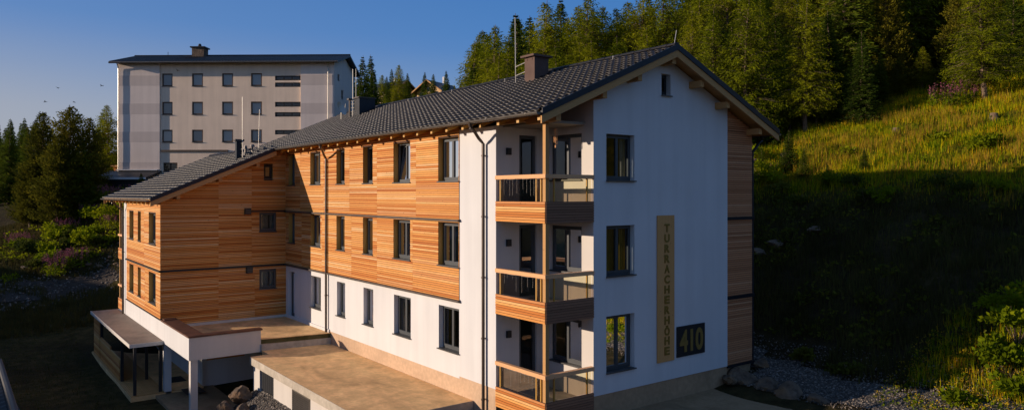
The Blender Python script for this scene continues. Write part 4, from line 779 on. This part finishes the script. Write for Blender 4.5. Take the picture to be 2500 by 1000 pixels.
for i,(x,y,h,t,g) in enumerate(TREES):
    lab=special.get(i,f'{kname[t]} {glab[g][0]}')
    place_tree(t,x,y,h,lab,glab[g][1],wide={'s':1.3,'r':1.12,'m':1.1,'l':1.35,'f':1.15,'h':1.12,'e':1.15}[g]*(1.15 if h<8 else 1))
# small spruces
for x,y,h,l in ((22.1,5.3,1.9,'young spruce at the shadow edge on the slope behind the downpipe'),(22.9,6.6,2.4,'taller young spruce left on the slope behind the downpipe'),(22.4,2.2,1.4,'small round spruce in the middle of the meadow slope'),(22.4,8.0,1.9,'young spruce closest to the wood clad corner on the slope'),(.5,60.8,2.6,'small spruce in front of the tower block porch'),(25.0,11.5,2.8,'young spruce just right of the gable roof'),(21.2,3.4,1.3,'low spruce in the shade under the meadow')):
    place_tree(1,x,y,h,l,'young spruces',1.7)
# --- grass
def blades(name,X,Y,Z,hmin,hmax,w,mats,label,cat,nb=3,spread=.12,lean=.35):
    n=len(X); X=np.repeat(X,nb)+RNG.normal(0,spread,n*nb); Y=np.repeat(Y,nb)+RNG.normal(0,spread,n*nb); Z=np.repeat(Z,nb); N=n*nb
    h=RNG.uniform(hmin,hmax,N); a=RNG.uniform(0,6.28,N); l=RNG.uniform(0,lean,N)*h; b=RNG.uniform(0,6.28,N); ww=w*RNG.uniform(.6,1.4,N)
    p0=np.stack([X-ww*np.cos(a),Y-ww*np.sin(a),Z-.06],1); p1=np.stack([X+ww*np.cos(a),Y+ww*np.sin(a),Z-.06],1); p2=np.stack([X+l*np.cos(b),Y+l*np.sin(b),Z+h],1)
    V=np.stack([p0,p1,p2],1).reshape(-1,3); F=np.arange(len(V)).reshape(-1,3); o=npmesh(name,V,F,mats); tag(o,label,cat,kind='stuff'); return o
def scatter(n,x0,x1,y0,y1,mask=None):
    X=RNG.uniform(x0,x1,n); Y=RNG.uniform(y0,y1,n)
    if mask is not None: k=mask(X,Y); X,Y=X[k],Y[k]
    return X,Y,hgt(X,Y)
def clump(X,Y,s=.5,thr=0): return np.array([noise.noise(Vector((x*s,y*s,3.3)))>thr for x,y in zip(X,Y)])
vis=lambda X,Y: ((X>12.2)|(Y<-5.5-.0*X))&(X>10.6)&((X-9.5)>-( Y+9)*.0)
X,Y,Z=scatter(105000,10.8,38,-13,24,lambda X,Y:(X>np.where(Y<-2,10.8-.22*(Y+2)*-.4,12.6)))
kk=clump(X,Y,.95,-.06)|(RNG.random(len(X))<.4); X,Y,Z=X[kk],Y[kk],Z[kk]; top=X>20.3+RNG.normal(0,.5,len(X)); low=(Y<-5.2)&(X<14.5); top|=low  # split along the cast shadow edge; blade colours carry light and shade
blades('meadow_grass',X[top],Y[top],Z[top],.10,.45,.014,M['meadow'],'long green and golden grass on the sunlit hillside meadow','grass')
blades('slope_grass',X[~top],Y[~top],Z[~top],.12,.5,.022,M['shadegrass'],'rough grass with shade painted in on the lower slope','grass')
X,Y,Z=scatter(14000,20,36,-10,22,lambda X,Y:clump(X,Y,.45,.12)); blades('golden_grass',X,Y,Z,.35,.75,.013,[leafmat('dry_grass_stems',[(.36,.22,.03),(.46,.26,.04),(.30,.22,.02)],.3)],'tall dry golden grass in patches on the meadow','grass',2)
X,Y,Z=scatter(26000,-16,14,38,72,lambda X,Y:(Y>53)|(Y<47)|clump(X,Y,.5,.12)); rs=[(random.uniform(-15,-2),random.uniform(46,54)) for _ in range(900)]; chips('road_rubble',[(x,y,h1(x,y)+.03) for x,y in rs],.05,.16)
blades('bank_grass',X,Y,Z,.15,.5,.035,M['shadegrass'],'rough grass on the left bank','grass')
X,Y,Z=scatter(14000,-16,-7.6,8,44); blades('yard_grass',X,Y,Z,.03,.12,.02,M['shadegrass'],'short trampled grass on the shaded yard','grass',2)
X,Y,Z=scatter(1500,9,38,-12,20,lambda X,Y:clump(X,Y,.6,.1)&(X>11.5)); Z2=Z+RNG.uniform(.3,.6,len(Z))
def leafballs(X,Y,Z,n,r,lw,mat_,name,label,cat,parent=None,kind='stuff',flat=.6):
    N=len(X)*n; X=np.repeat(X,n);Y=np.repeat(Y,n);Z=np.repeat(Z,n); d=RNG.normal(0,1,(N,3)); d/=np.linalg.norm(d,axis=1)[:,None]; d[:,2]=abs(d[:,2])*flat
    rr=r*RNG.uniform(.3,1,N)[:,None]; P=np.stack([X,Y,Z],1)+d*rr; D=d*.6+RNG.normal(0,.5,(N,3)); D/=np.linalg.norm(D,axis=1)[:,None]; S_=np.cross(D,RNG.normal(0,1,(N,3))); S_/=np.linalg.norm(S_,axis=1)[:,None]
    L=lw*RNG.uniform(.7,1.5,N)[:,None]; V=np.stack([P,P+D*L*.5+S_*L*.32,P+D*L,P+D*L*.5-S_*L*.32],1).reshape(-1,3); o=npmesh(name,V,np.arange(len(V)).reshape(-1,4),mat_,parent)
    if kind: tag(o,label,cat,kind=kind)
    return o
X,Y,Z=scatter(2600,19.8,36,-12,20,lambda X,Y:clump(X,Y,.8,.05)); leafballs(X,Y,Z,12,.30,.12,M['herb'],'meadow_herbs','broad leaved green weeds dotted over the meadow','weeds')
X,Y,Z=scatter(700,12.5,20.5,-9,14,lambda X,Y:clump(X,Y,.6,.0)); leafballs(X,Y,Z,20,.4,.16,M['shadeherb'],'slope_weeds','leafy weeds with shade painted in on the lower slope','weeds')
X,Y,Z=scatter(620,19.8,36,-12,18); leafballs(X,Y,Z+.45,3,.15,.05,M['yellow'],'meadow_flowers','tiny yellow and white meadow flowers on the slope','flowers')
X,Y,Z=scatter(420,8.9,13.5,-11,-4.6,lambda X,Y:(X-8.2)>(-Y-4.6)*-.2+.0); k=(X>9.2); leafballs(X[k],Y[k],Z[k],20,.22,.08,M['herb'],'verge_weeds','low weeds with yellow blooms along the gravel edge','weeds'); leafballs(X[k],Y[k],Z[k]+.18,9,.2,.045,M['yellow'],'verge_blooms','small yellow blooms along the gravel edge','flowers')
X,Y,Z=scatter(420,-12,3,50,66,lambda X,Y:clump(X,Y,.4,-.05)&(Y>53)); leafballs(X,Y,Z,26,.6,.2,M['herb'],'bank_scrub','low green scrub covering the left bank','scrub')
# shrubs
def shrub(x,y,r,h,label,group,n=900,m='herb',lw=.13,name='shrub'):
    z=h1(x,y); e=empty(name,(x,y,z),label,'shrub',group); del e['_w']
    s=MB()
    for k in range(6): a=k*1.05; s.tube([(0,0,0),(r*.4*math.cos(a),r*.4*math.sin(a),h*.5),(r*.6*math.cos(a),r*.6*math.sin(a),h*.9)],.015,4,r2=.005)
    s.build('stem',M['bark'],e)
    C_=RNG.normal(0,.42,(9,3))*np.array([r,r,h*.35])+np.array([0,0,h*.55])
    c=C_[RNG.integers(0,9,n)]; leafballs(c[:,0],c[:,1],c[:,2]-.1,1,r*.45,lw,M[m],'foliage',None,None,e,None,1.0); return e
for x,y,r,h,l in ((12.4,-7.3,.75,.9,'leafy shrub lowest at the right edge in the sun'),(13.4,-7.4,.95,1.5,'tall bright leafy shrub at the right edge'),(14.6,-7.1,.9,1.2,'leafy shrub half in shade higher at the right edge'),(11.4,-8.1,.6,.6,'low yellow green shrub at the bottom right corner'),(10.2,-7.0,.45,.4,'low weedy shrub on the gravel at the bottom'),(11.4,-1.2,.4,.5,'little shrub with painted shade on the gravel near the wood clad corner'),(11.0,-3.1,.4,.5,'little shrub with painted shade standing alone on the gravel'),(24.5,4.0,.6,.5,'bushy green shrub in the middle of the sunlit meadow'),(25.5,.0,.6,.5,'yellow green shrub right on the sunlit meadow'),(24.2,-2.6,.8,.5,'spreading yellow leaved shrub at the right of the meadow'),(23.0,9.8,1.1,1.4,'bush on the slope beside the gable eaves'),(21.5,7.2,1.1,1.3,'bush under the eaves at the shadow edge'),(-6.5,60.5,1.4,1.5,'bush below the stone pines on the left bank'),(-3.2,59.8,1.5,1.6,'round bush among pink blooms near the house roof'),(-2.4,57.4,1.6,1.7,'bush beside the wing balconies'),(-4.6,55.4,1.4,1.4,'low bush above the rubble on the left bank'),(-8.6,59.0,1.3,1.2,'dark bush at the left end of the bank')):
    shrub(x,y,r,h,l,'shrubs',n=1100 if r>.6 else 450,lw=.14 if y<40 else .2,m='shadeherb' if (x<11.6 and -4<y<0) or (y>40 and x<-8) else 'herb')  # shrubs on the shaded gravel get leaves with shade painted in
for i in range(16):  # bushes added to roughen the shadow edge, most with shade-painted leaves
    y=-8+i*1.25+rnd(-.5,.5); x=20.6+rnd(-1.2,1.6)
    shrub(x,y,rnd(.4,.9),rnd(.35,.9),'low bush added to roughen the shadow line below the meadow',  'bushes along the shadow line',n=500,m='shadeherb' if i%3 else 'herb',lw=.11)
for i in range(9):
    x,y=rnd(-8.5,-2.2),rnd(53.5,59)
    shrub(x,y,rnd(.7,1.2),rnd(.6,1.2),'sunlit leafy bush growing on the left bank','bushes on the left bank',n=700,m='shadeherb' if i%2 else 'herb',lw=.17)
def fireweed(x,y,r,h,label):
    z=h1(x,y); e=empty('fireweed_clump',(x,y,z),label,'wildflowers','pink fireweed clumps'); del e['_w']; n=int(26*r+14)
    s=MB(); P=[]
    for k in range(n):
        a=rnd(0,6.28); q=r*math.sqrt(random.random()); px,py=q*math.cos(a),q*math.sin(a); hh=h*rnd(.75,1.15); s.tube([(px,py,0),(px*1.1,py*1.1,hh)],.008,3); P.append((px*1.1,py*1.1,hh))
    s.build('stem',M['bark'],e); P=np.array(P)
    B=np.repeat(P,16,0); B[:,2]-=RNG.uniform(0,h*.42,len(B)); leafballs(B[:,0],B[:,1],B[:,2],1,.06,.075,M['pink'],'blossom',None,None,e,None)
    B=np.repeat(P,14,0); B[:,2]*=RNG.uniform(.05,.6,len(B)); leafballs(B[:,0],B[:,1],B[:,2],1,.12,.15,M['herb'],'leaves',None,None,e,None)
fw=[(32.2,2.0,1.3,1.3,'bright pink fireweed below the tall larch on the meadow'),(-2.9,64.9,1.6,1.4,'pink fireweed highest on the left bank below the tower block'),(-1.6,62.6,1.6,1.4,'pink fireweed beside the eaves of the wing'),(-3.4,61.6,1.2,1.2,'pink fireweed between the pines and the bushes'),(-2.2,55.9,1.4,1.3,'pink fireweed next to the wing balcony'),(-5.3,61.5,1.3,1.3,'pale pink fireweed at the foot of the stone pine'),(-5.7,53.2,.8,1.5,'tall pink fireweed at the road edge, rightmost of three'),(-7.2,52.8,1.0,1.6,'pink fireweed clump at the road edge, leftmost of three'),(-6.5,53.4,.6,1.5,'pink fireweed at the road edge, middle one of three'),(-9.0,62.6,1.1,1.2,'pink fireweed far left under the pines')]
for f in fw: fireweed(*f)
for x,y,l in ((27.0,2.8,'weathered tree stump in the middle of the meadow'),(28.1,-1.5,'tree stump at the right side of the meadow')):
    g=MB(); g.tube([(0,0,-.2),(0,0,.1),(.02,0,.3)],.22,12,0,True,.17); o=g.build('tree_stump',M['bark']); o.location=(x,y,h1(x,y)); tag(o,l,'tree stump','tree stumps')
# ================================================================== tower block behind
bx,by=cd(-40.7,76); T=empty('tower_block',(bx,by,7.0),'pale grey five storey block with grey bands and small square windows on the hill','apartment building'); del T['_w']; T.rotation_euler=(0,0,-YAW-math.radians(1.5))
PB=1/23.6
def bxx(u): return (u-290)*PB
def bz(v): return (472.8-v)*PB-.70
M['bgwall']=plaster('aged_cream_plaster',(.96,.76,.58),.14); M['bgpanel']=plaster('pale_grey_plaster',(.84,.72,.64),.1); M['bgband']=plaster('grey_band_paint',(.68,.58,.52),.1); M['bgframe']=simple('brown_window_frame',(.09,.055,.035),.6)
cols=[(397,423),(471,498),(545,572),(616,643)]; rows=[(180,212),(249,281),(317,348)]
hw_=[(bxx(a),bxx(b),bz(d),bz(c)) for a,b in cols for c,d in rows]
sw=[(bxx(675),bxx(737.5),bz(d),bz(c)) for c,d in ((186.5,198),(203,214),(250,262),(275,286),(318,329))]
bwn=[(bxx(400),bxx(435),bz(419),bz(397))]
ze=bz(157)+.15; zrr=14.02; DP=8.2
w=MB(); face_wall(w,PY(0),bxx(393),bxx(739),-3,ze,hw_+sw+bwn,.18); w.build('wall',M['bgwall'],T)
w=MB(); face_wall(w,PY(-.16),0,bxx(393),-3,ze); face_wall(w,PY(-.16),bxx(739),22.5,-3,ze)
for x,s in ((bxx(393),1),(bxx(739),1)): w.q((x,-.16,-3),(x,0,-3),(x,0,ze),(x,-.16,ze))
w.q((0,-.16,-3),(0,DP,-3),(0,DP,ze),(0,-.16,ze)); w.q((0,DP,-3),(22.5,DP,-3),(22.5,DP,ze),(0,DP,ze)); w.q((0,-.16,ze),(0,DP,ze),(0,DP/2,zrr-.1)); w.build('wall',M['bgpanel'],T)
w=MB(); hs2=[(2.6,3.5,bz(236),bz(212)),(1.1,1.9,bz(195),bz(178))]; face_wall(w,lambda a,z,d:(22.5-d,a,z),-.16,DP,-3,lambda a: ze+(zrr-.1-ze)*(1-abs(a-DP/2)/(DP/2+.16)),hs2,.15,breaks=(DP/2,)); w.build('side_wall',M['white'],T)
for h in hs2: window(T,lambda a,z,d:(22.5-d,a,z),*h,dep=.1,n=1,curt=0,sill=False)
for (x0,x1) in ((.003,bxx(393)-.003),(bxx(739)+.003,22.497)):
    for (v0,v1) in ((185.5,210),(253.5,279.5),(322,347),(396,421)):
        g=MB(); g.box(x0,x1,-.168,-.161,bz(v1),bz(v0)); g.build('painted_band',M['bgband'],T)
for h in hw_: window(T,PY(0),*h,dep=.10,n=1,frame='bgframe',curt=0,sill=True)
for h in sw: window(T,PY(0),*h,dep=.08,n=3,frame='black',curt=0,sill=False)
b_=MB()
for h in hw_: b_=MB(); b_.q((h[0]+.05,.17,h[2]+.05),(h[1]-.05,.17,h[2]+.05),(h[1]-.05,.17,h[3]-.05),(h[0]+.05,.17,h[3]-.05)); b_.build('blind',M['blind'],T)
window(T,PY(0),*bwn[0],dep=.1,n=2,frame='bgframe',curt=0)
g=MB(); g.box(bxx(395),bxx(560),-.14,-.003,bz(370),bz(366)); g.build('ledge_flashing',M['bgframe'],T)
g=MB(); ov=.75; s_=(zrr-ze)/(DP/2)
def zt(y): return zrr+.25-s_*abs(y-DP/2)
for y0,y1 in ((-.16-ov,DP/2),(DP/2,DP+ov)):
    g.hexa([(-.55,y0,zt(y0)-.2),(23.1,y0,zt(y0)-.2),(23.1,y1,zt(y1)-.2),(-.55,y1,zt(y1)-.2)],[(-.55,y0,zt(y0)),(23.1,y0,zt(y0)),(23.1,y1,zt(y1)),(-.55,y1,zt(y1))])
rT=g.build('roof',M['dark'],T)
g=MB()
for k in range(79): x=-.53+k*.3; g.hexa([(x,-.9,zt(-.9)+.003),(x+.12,-.9,zt(-.9)+.003),(x+.12,DP/2,zt(DP/2)+.003),(x,DP/2,zt(DP/2)+.003)],[(x+.03,-.9,zt(-.9)+.05),(x+.09,-.9,zt(-.9)+.05),(x+.09,DP/2,zt(DP/2)+.05),(x+.03,DP/2,zt(DP/2)+.05)])
g.tube([(-.55,DP/2,zt(DP/2)+.03),(23.1,DP/2,zt(DP/2)+.03)],.10,8); g.build('roof_tiles',M['tile'],rT)
g=MB(); g.box(6.15,7.45,3.2,4.3,13.2,15.0,0); g.box(6.0,7.6,3.05,4.45,15.0,15.13,1); g.tube([(6.8,3.7,15.13),(6.8,3.7,15.5)],.24,10,1,r2=.12); g.build('chimney',[M['bark'],M['dark']],rT)
for u,v in ((367,110),(392,128),(542,130),(833,130)):
    g=MB(); g.tube([(bxx(u),3.8,14),(bxx(u),3.8,bz(v))],.03 if u==367 else .07,6); g.build('antenna' if u==367 else 'roof_vent',M['dark'],rT)
for x in (.12,21.9):
    g=MB(); g.tube([(x,-.6,ze-.05),(x,-.3,ze-.6),(x,-.29,ze-.8),(x,-.29,.2)],.06,8); g.build('downpipe',M['galv'],T)
g=MB(); g.tube([(-.5,-.98,zt(-.9)-.12),(23.1,-.98,zt(-.9)-.12)],.08,8); g.build('gutter',M['gutter'],T)
g=MB(); g.hexa([(-.9,-3.4,.75),(4.6,-3.4,.75),(4.6,-.17,1.5),(-.9,-.17,1.5)],[(-.9,-3.4,.9),(4.6,-3.4,.9),(4.6,-.17,1.68),(-.9,-.17,1.68)]); g.build('porch_roof',M['dark'],T)
g=MB(); g.box(-.95,4.65,-3.5,-3.41,.72,.93); g.box(.0,4.3,-.5,-.17,1.7,1.8); g.build('porch_fascia',M['white'],T)
g=MB(); g.box(.0,4.4,-3.0,-.3,-1.5,.74); g.build('porch_dark_fill',M['black'],T)  # black box filling the space under the porch roof
# orange shed and pale container near it
px,py=cd(-43.2,80); e=empty('garden_shed',(px,py,7),'small orange timber shed left of the tower block','shed'); del e['_w']; e.rotation_euler=(0,0,-YAW)
g=MB(); g.box(-.2,1.6,0,2,-2,bz(404)); g.build('wall',M['larch'],e); g=MB(); g.hexa([(-.9,-.5,bz(404)),(2,-.5,bz(404)),(2,2.3,bz(404)),(-.9,2.3,bz(404))],[(-.9,-.5,bz(401)),(2,-.5,bz(398)),(2,2.3,bz(398)),(-.9,2.3,bz(401))]); g.build('roof',M['beam'],e)
px,py=cd(-41.2,73); e=empty('notice_stand',(px,py,7),'small white box stand in front of the tower block porch','stand'); del e['_w']; e.rotation_euler=(0,0,-YAW)
g=MB(); g.box(-.3,.6,0,.5,bz(467),bz(460)); g.build('shelf',M['white'],e); g=MB(); g.box(-.2,.5,.1,.4,bz(459.9),bz(447)); g.box(-.25,-.2,.1,.15,-3,bz(467.1)); g.box(.5,.55,.1,.15,-3,bz(467.1)); g.build('frame',M['black'],e)
# chalets
def chalet(x,y,w_,d_,h_,rot,label):
    z=h1(x,y); e=empty('chalet',(x,y,z),label,'chalet','chalets on the hill'); del e['_w']; e.rotation_euler=(0,0,rot)
    tp=lambda a: h_+w_*.33*(1-abs(a)/(w_/2)); 
    g=MB(); face_wall(g,PY(-d_/2),-w_/2,w_/2,-2,tp,[(-.5,.5,h_-.2,h_+.7),(-w_/2+.6,-w_/2+1.5,.6,1.6),(w_/2-1.5,w_/2-.6,.6,1.6)],.1,breaks=(0,)); g.q((-w_/2,-d_/2,-2),(-w_/2,d_/2,-2),(-w_/2,d_/2,h_),(-w_/2,-d_/2,h_)); g.q((w_/2,-d_/2,-2),(w_/2,d_/2,-2),(w_/2,d_/2,h_),(w_/2,-d_/2,h_)); face_wall(g,PY(d_/2),-w_/2,w_/2,-2,tp,breaks=(0,)); g.build('wall',M['gold'],e)
    for a,b,c,dd in ((-.5,.5,h_-.2,h_+.7),(-w_/2+.6,-w_/2+1.5,.6,1.6),(w_/2-1.5,w_/2-.6,.6,1.6)): window(e,PY(-d_/2),a,b,c,dd,dep=.06,n=1,curt=0,sill=False)
    g=MB()
    for s in (-1,1):
        a,b=s*(w_/2+.7),0; za,zb_=h_-.45,h_+w_*.33+.05
        g.hexa([(a,-d_/2-.9,za),(b,-d_/2-.9,zb_),(b,d_/2+.9,zb_),(a,d_/2+.9,za)],[(a,-d_/2-.9,za+.18),(b,-d_/2-.9,zb_+.18),(b,d_/2+.9,zb_+.18),(a,d_/2+.9,za+.18)])
    r=g.build('roof',M['dark'],e); g=MB()
    for s in (-1,1):
        a=s*(w_/2+.75); za,zb_=h_-.5,h_+w_*.33+.02
        g.hexa([(a,-d_/2-.98,za),(0,-d_/2-.98,zb_),(0,-d_/2-.91,zb_),(a,-d_/2-.91,za)],[(a,-d_/2-.98,za+.25),(0,-d_/2-.98,zb_+.25),(0,-d_/2-.91,zb_+.25),(a,-d_/2-.91,za+.25)])
    g.build('barge_board',M['beam'],r); g=MB(); g.box(.8,1.2,-.2,.2,h_+.5,h_+w_*.33+1.2); g.build('chimney',M['white'],r)
chalet(57.5,118.5,6.5,8,2.2,-YAW+.9,'brown roofed chalet among the distant trees, left one'); chalet(60.5,104.5,5.5,7,1.8,-YAW-.5,'brown roofed chalet peeping over the roof ridge, right one')
# dark tiled shed roof at the bottom left
Q=empty('outbuilding',(-14.3,1,-3),'low outbuilding with dark tiled roof at the bottom left corner','outbuilding')
zq=lambda x: 2.6-.36*(-12.5-x)
g=MB(); g.box(-17.5,-12.9,-5.2,3.0,-3.2,.6); g.build('wall',M['offwhite'],Q)
g=MB(); g.hexa([(-18.3,-6,zq(-18.3)-.2),(-12.5,-6,2.4),(-12.85,3.9,2.27),(-18.3,3.9,zq(-18.3)-.2)],[(-18.3,-6,zq(-18.3)-.02),(-12.5,-6,2.58),(-12.85,3.9,2.45),(-18.3,3.9,zq(-18.3)-.02)]); rq=g.build('roof',M['black'],Q)
o=tile_field('roof_tiles',-18.3,-12.85,-6,3.9,zq,None,fine=5); o.location=(14.3,-1,3); o.parent=rq; o.location=(14.3,-1,3)
g=MB(); g.tube([(-12.75,-6,2.60),(-12.8,3.9,2.53)],.06,8); g.build('ridge_caps',M['black'],Q)
# birds
def bird(x,y,z,rot,label):
    g=MB(); g.tube([(-.2,0,0),(-.05,0,.02),(.12,0,.01),(.22,0,0)],.045,6,r2=.02); g.q((-.08,.0,.02),(.1,.0,.02),(.03,.22,.13),(-.05,.22,.12)); g.q((.03,.22,.13),(-.05,.22,.12),(-.12,.42,.06)); g.q((-.08,.0,.02),(.1,.0,.02),(.03,-.22,.13),(-.05,-.22,.12)); g.q((.03,-.22,.13),(-.05,-.22,.12),(-.12,-.42,.06)); g.q((-.2,0,0),(-.32,.06,0),(-.32,-.06,0))
    o=g.build('bird',M['black']); o.scale=(.6,.6,.6); o.location=(x,y,z); o.rotation_euler=(.3,.2,rot); tag(o,label,'bird','birds in the sky')
for u,v,d,r,l in ((141,215,60,1,'small dark bird highest in the sky at the left'),(248,210,62,2.4,'dark bird flying nearest the tower block corner'),(181,250,64,.4,'dark bird just above the top of the stone pine'),(110,249,66,3,'small bird low in the sky at the far left'),(434,173,58,2,'bird passing in front of the tower block wall')):
    x,y=cd((u-1250)/1792.6*d,d); bird(x,y,CAMZ+(472.8-v)/1792.6*d,r,l)
for o in COL.objects:
    if '_w' in o: del o['_w']
    if 'nf' in o: del o['nf']
# ================================================================== light, sky, camera
SUNAZ=math.atan2(-.8713,.4906); EL=math.radians(11.2)
wd=bpy.data.worlds.new('World'); SC.world=wd; wd.use_nodes=True; n=wd.node_tree.nodes; l=wd.node_tree.links; bg=n['Background']
sk=n.new('ShaderNodeTexSky'); sk.sky_type='NISHITA'; sk.sun_disc=False; sk.sun_elevation=EL; sk.sun_rotation=SUNAZ; sk.altitude=1800; sk.air_density=1.0; sk.dust_density=.6; sk.ozone_density=2.0

# the clear evening sky: deep blue overhead, pale haze low down on the sun's side, over the physical sky
tc=n.new('ShaderNodeTexCoord'); sp=n.new('ShaderNodeSeparateXYZ'); l.new(tc.outputs['Generated'],sp.inputs[0])
blue=ramp(n,l,sp.outputs[2],[(0,(.30,.37,.50)),(.10,(.17,.31,.56)),(.19,(.062,.222,.57)),(.28,(.042,.19,.53)),(.42,(.085,.175,.38)),(1,(.09,.165,.34))])
dt=n.new('ShaderNodeVectorMath'); dt.operation='DOT_PRODUCT'; l.new(tc.outputs['Generated'],dt.inputs[0]); dt.inputs[1].default_value=(-.8713,.4906,0)
fa=ramp(n,l,math_(n,l,'MULTIPLY_ADD',dt.outputs['Value'],.5),[(.35,0),(.78,1)])
fa.node.inputs[0].links[0].from_node.inputs[2].default_value=.5
fz=ramp(n,l,sp.outputs[2],[(0,1),(.10,.85),(.15,.5),(.21,.18),(.5,.03),(.8,0)])
hz=mix(n,l,math_(n,l,'MULTIPLY',fa,fz),blue,(.42,.40,.44))
nsk=mix(n,l,1.0,sk.outputs[0],.10,'MULTIPLY')
fin=mix(n,l,.82,nsk,hz); l.new(fin,bg.inputs[0]); bg.inputs[1].default_value=1.0
su=bpy.data.lights.new('sun','SUN'); su.energy=5.0; su.angle=math.radians(.5); su.color=(1,.80,.62)
so=bpy.data.objects.new('sun',su); COL.objects.link(so); sd=Vector((-.8713*math.cos(EL),.4906*math.cos(EL),math.sin(EL))); so.rotation_euler=sd.to_track_quat('Z','Y').to_euler(); so.location=(-40,30,30)
ca=bpy.data.cameras.new('camera'); ca.sensor_width=36; ca.lens=36*1792.6/2500; ca.shift_y=-27.2/2500; ca.clip_end=3000
co=bpy.data.objects.new('camera',ca); COL.objects.link(co); co.location=(CAMX,CAMY,CAMZ); co.rotation_euler=(math.pi/2,0,-YAW); SC.camera=co
SC.view_settings.view_transform='Standard'; SC.view_settings.look='None'; SC.view_settings.exposure=0; SC.view_settings.gamma=1
SC.cycles.max_bounces=6; SC.cycles.transparent_max_bounces=10
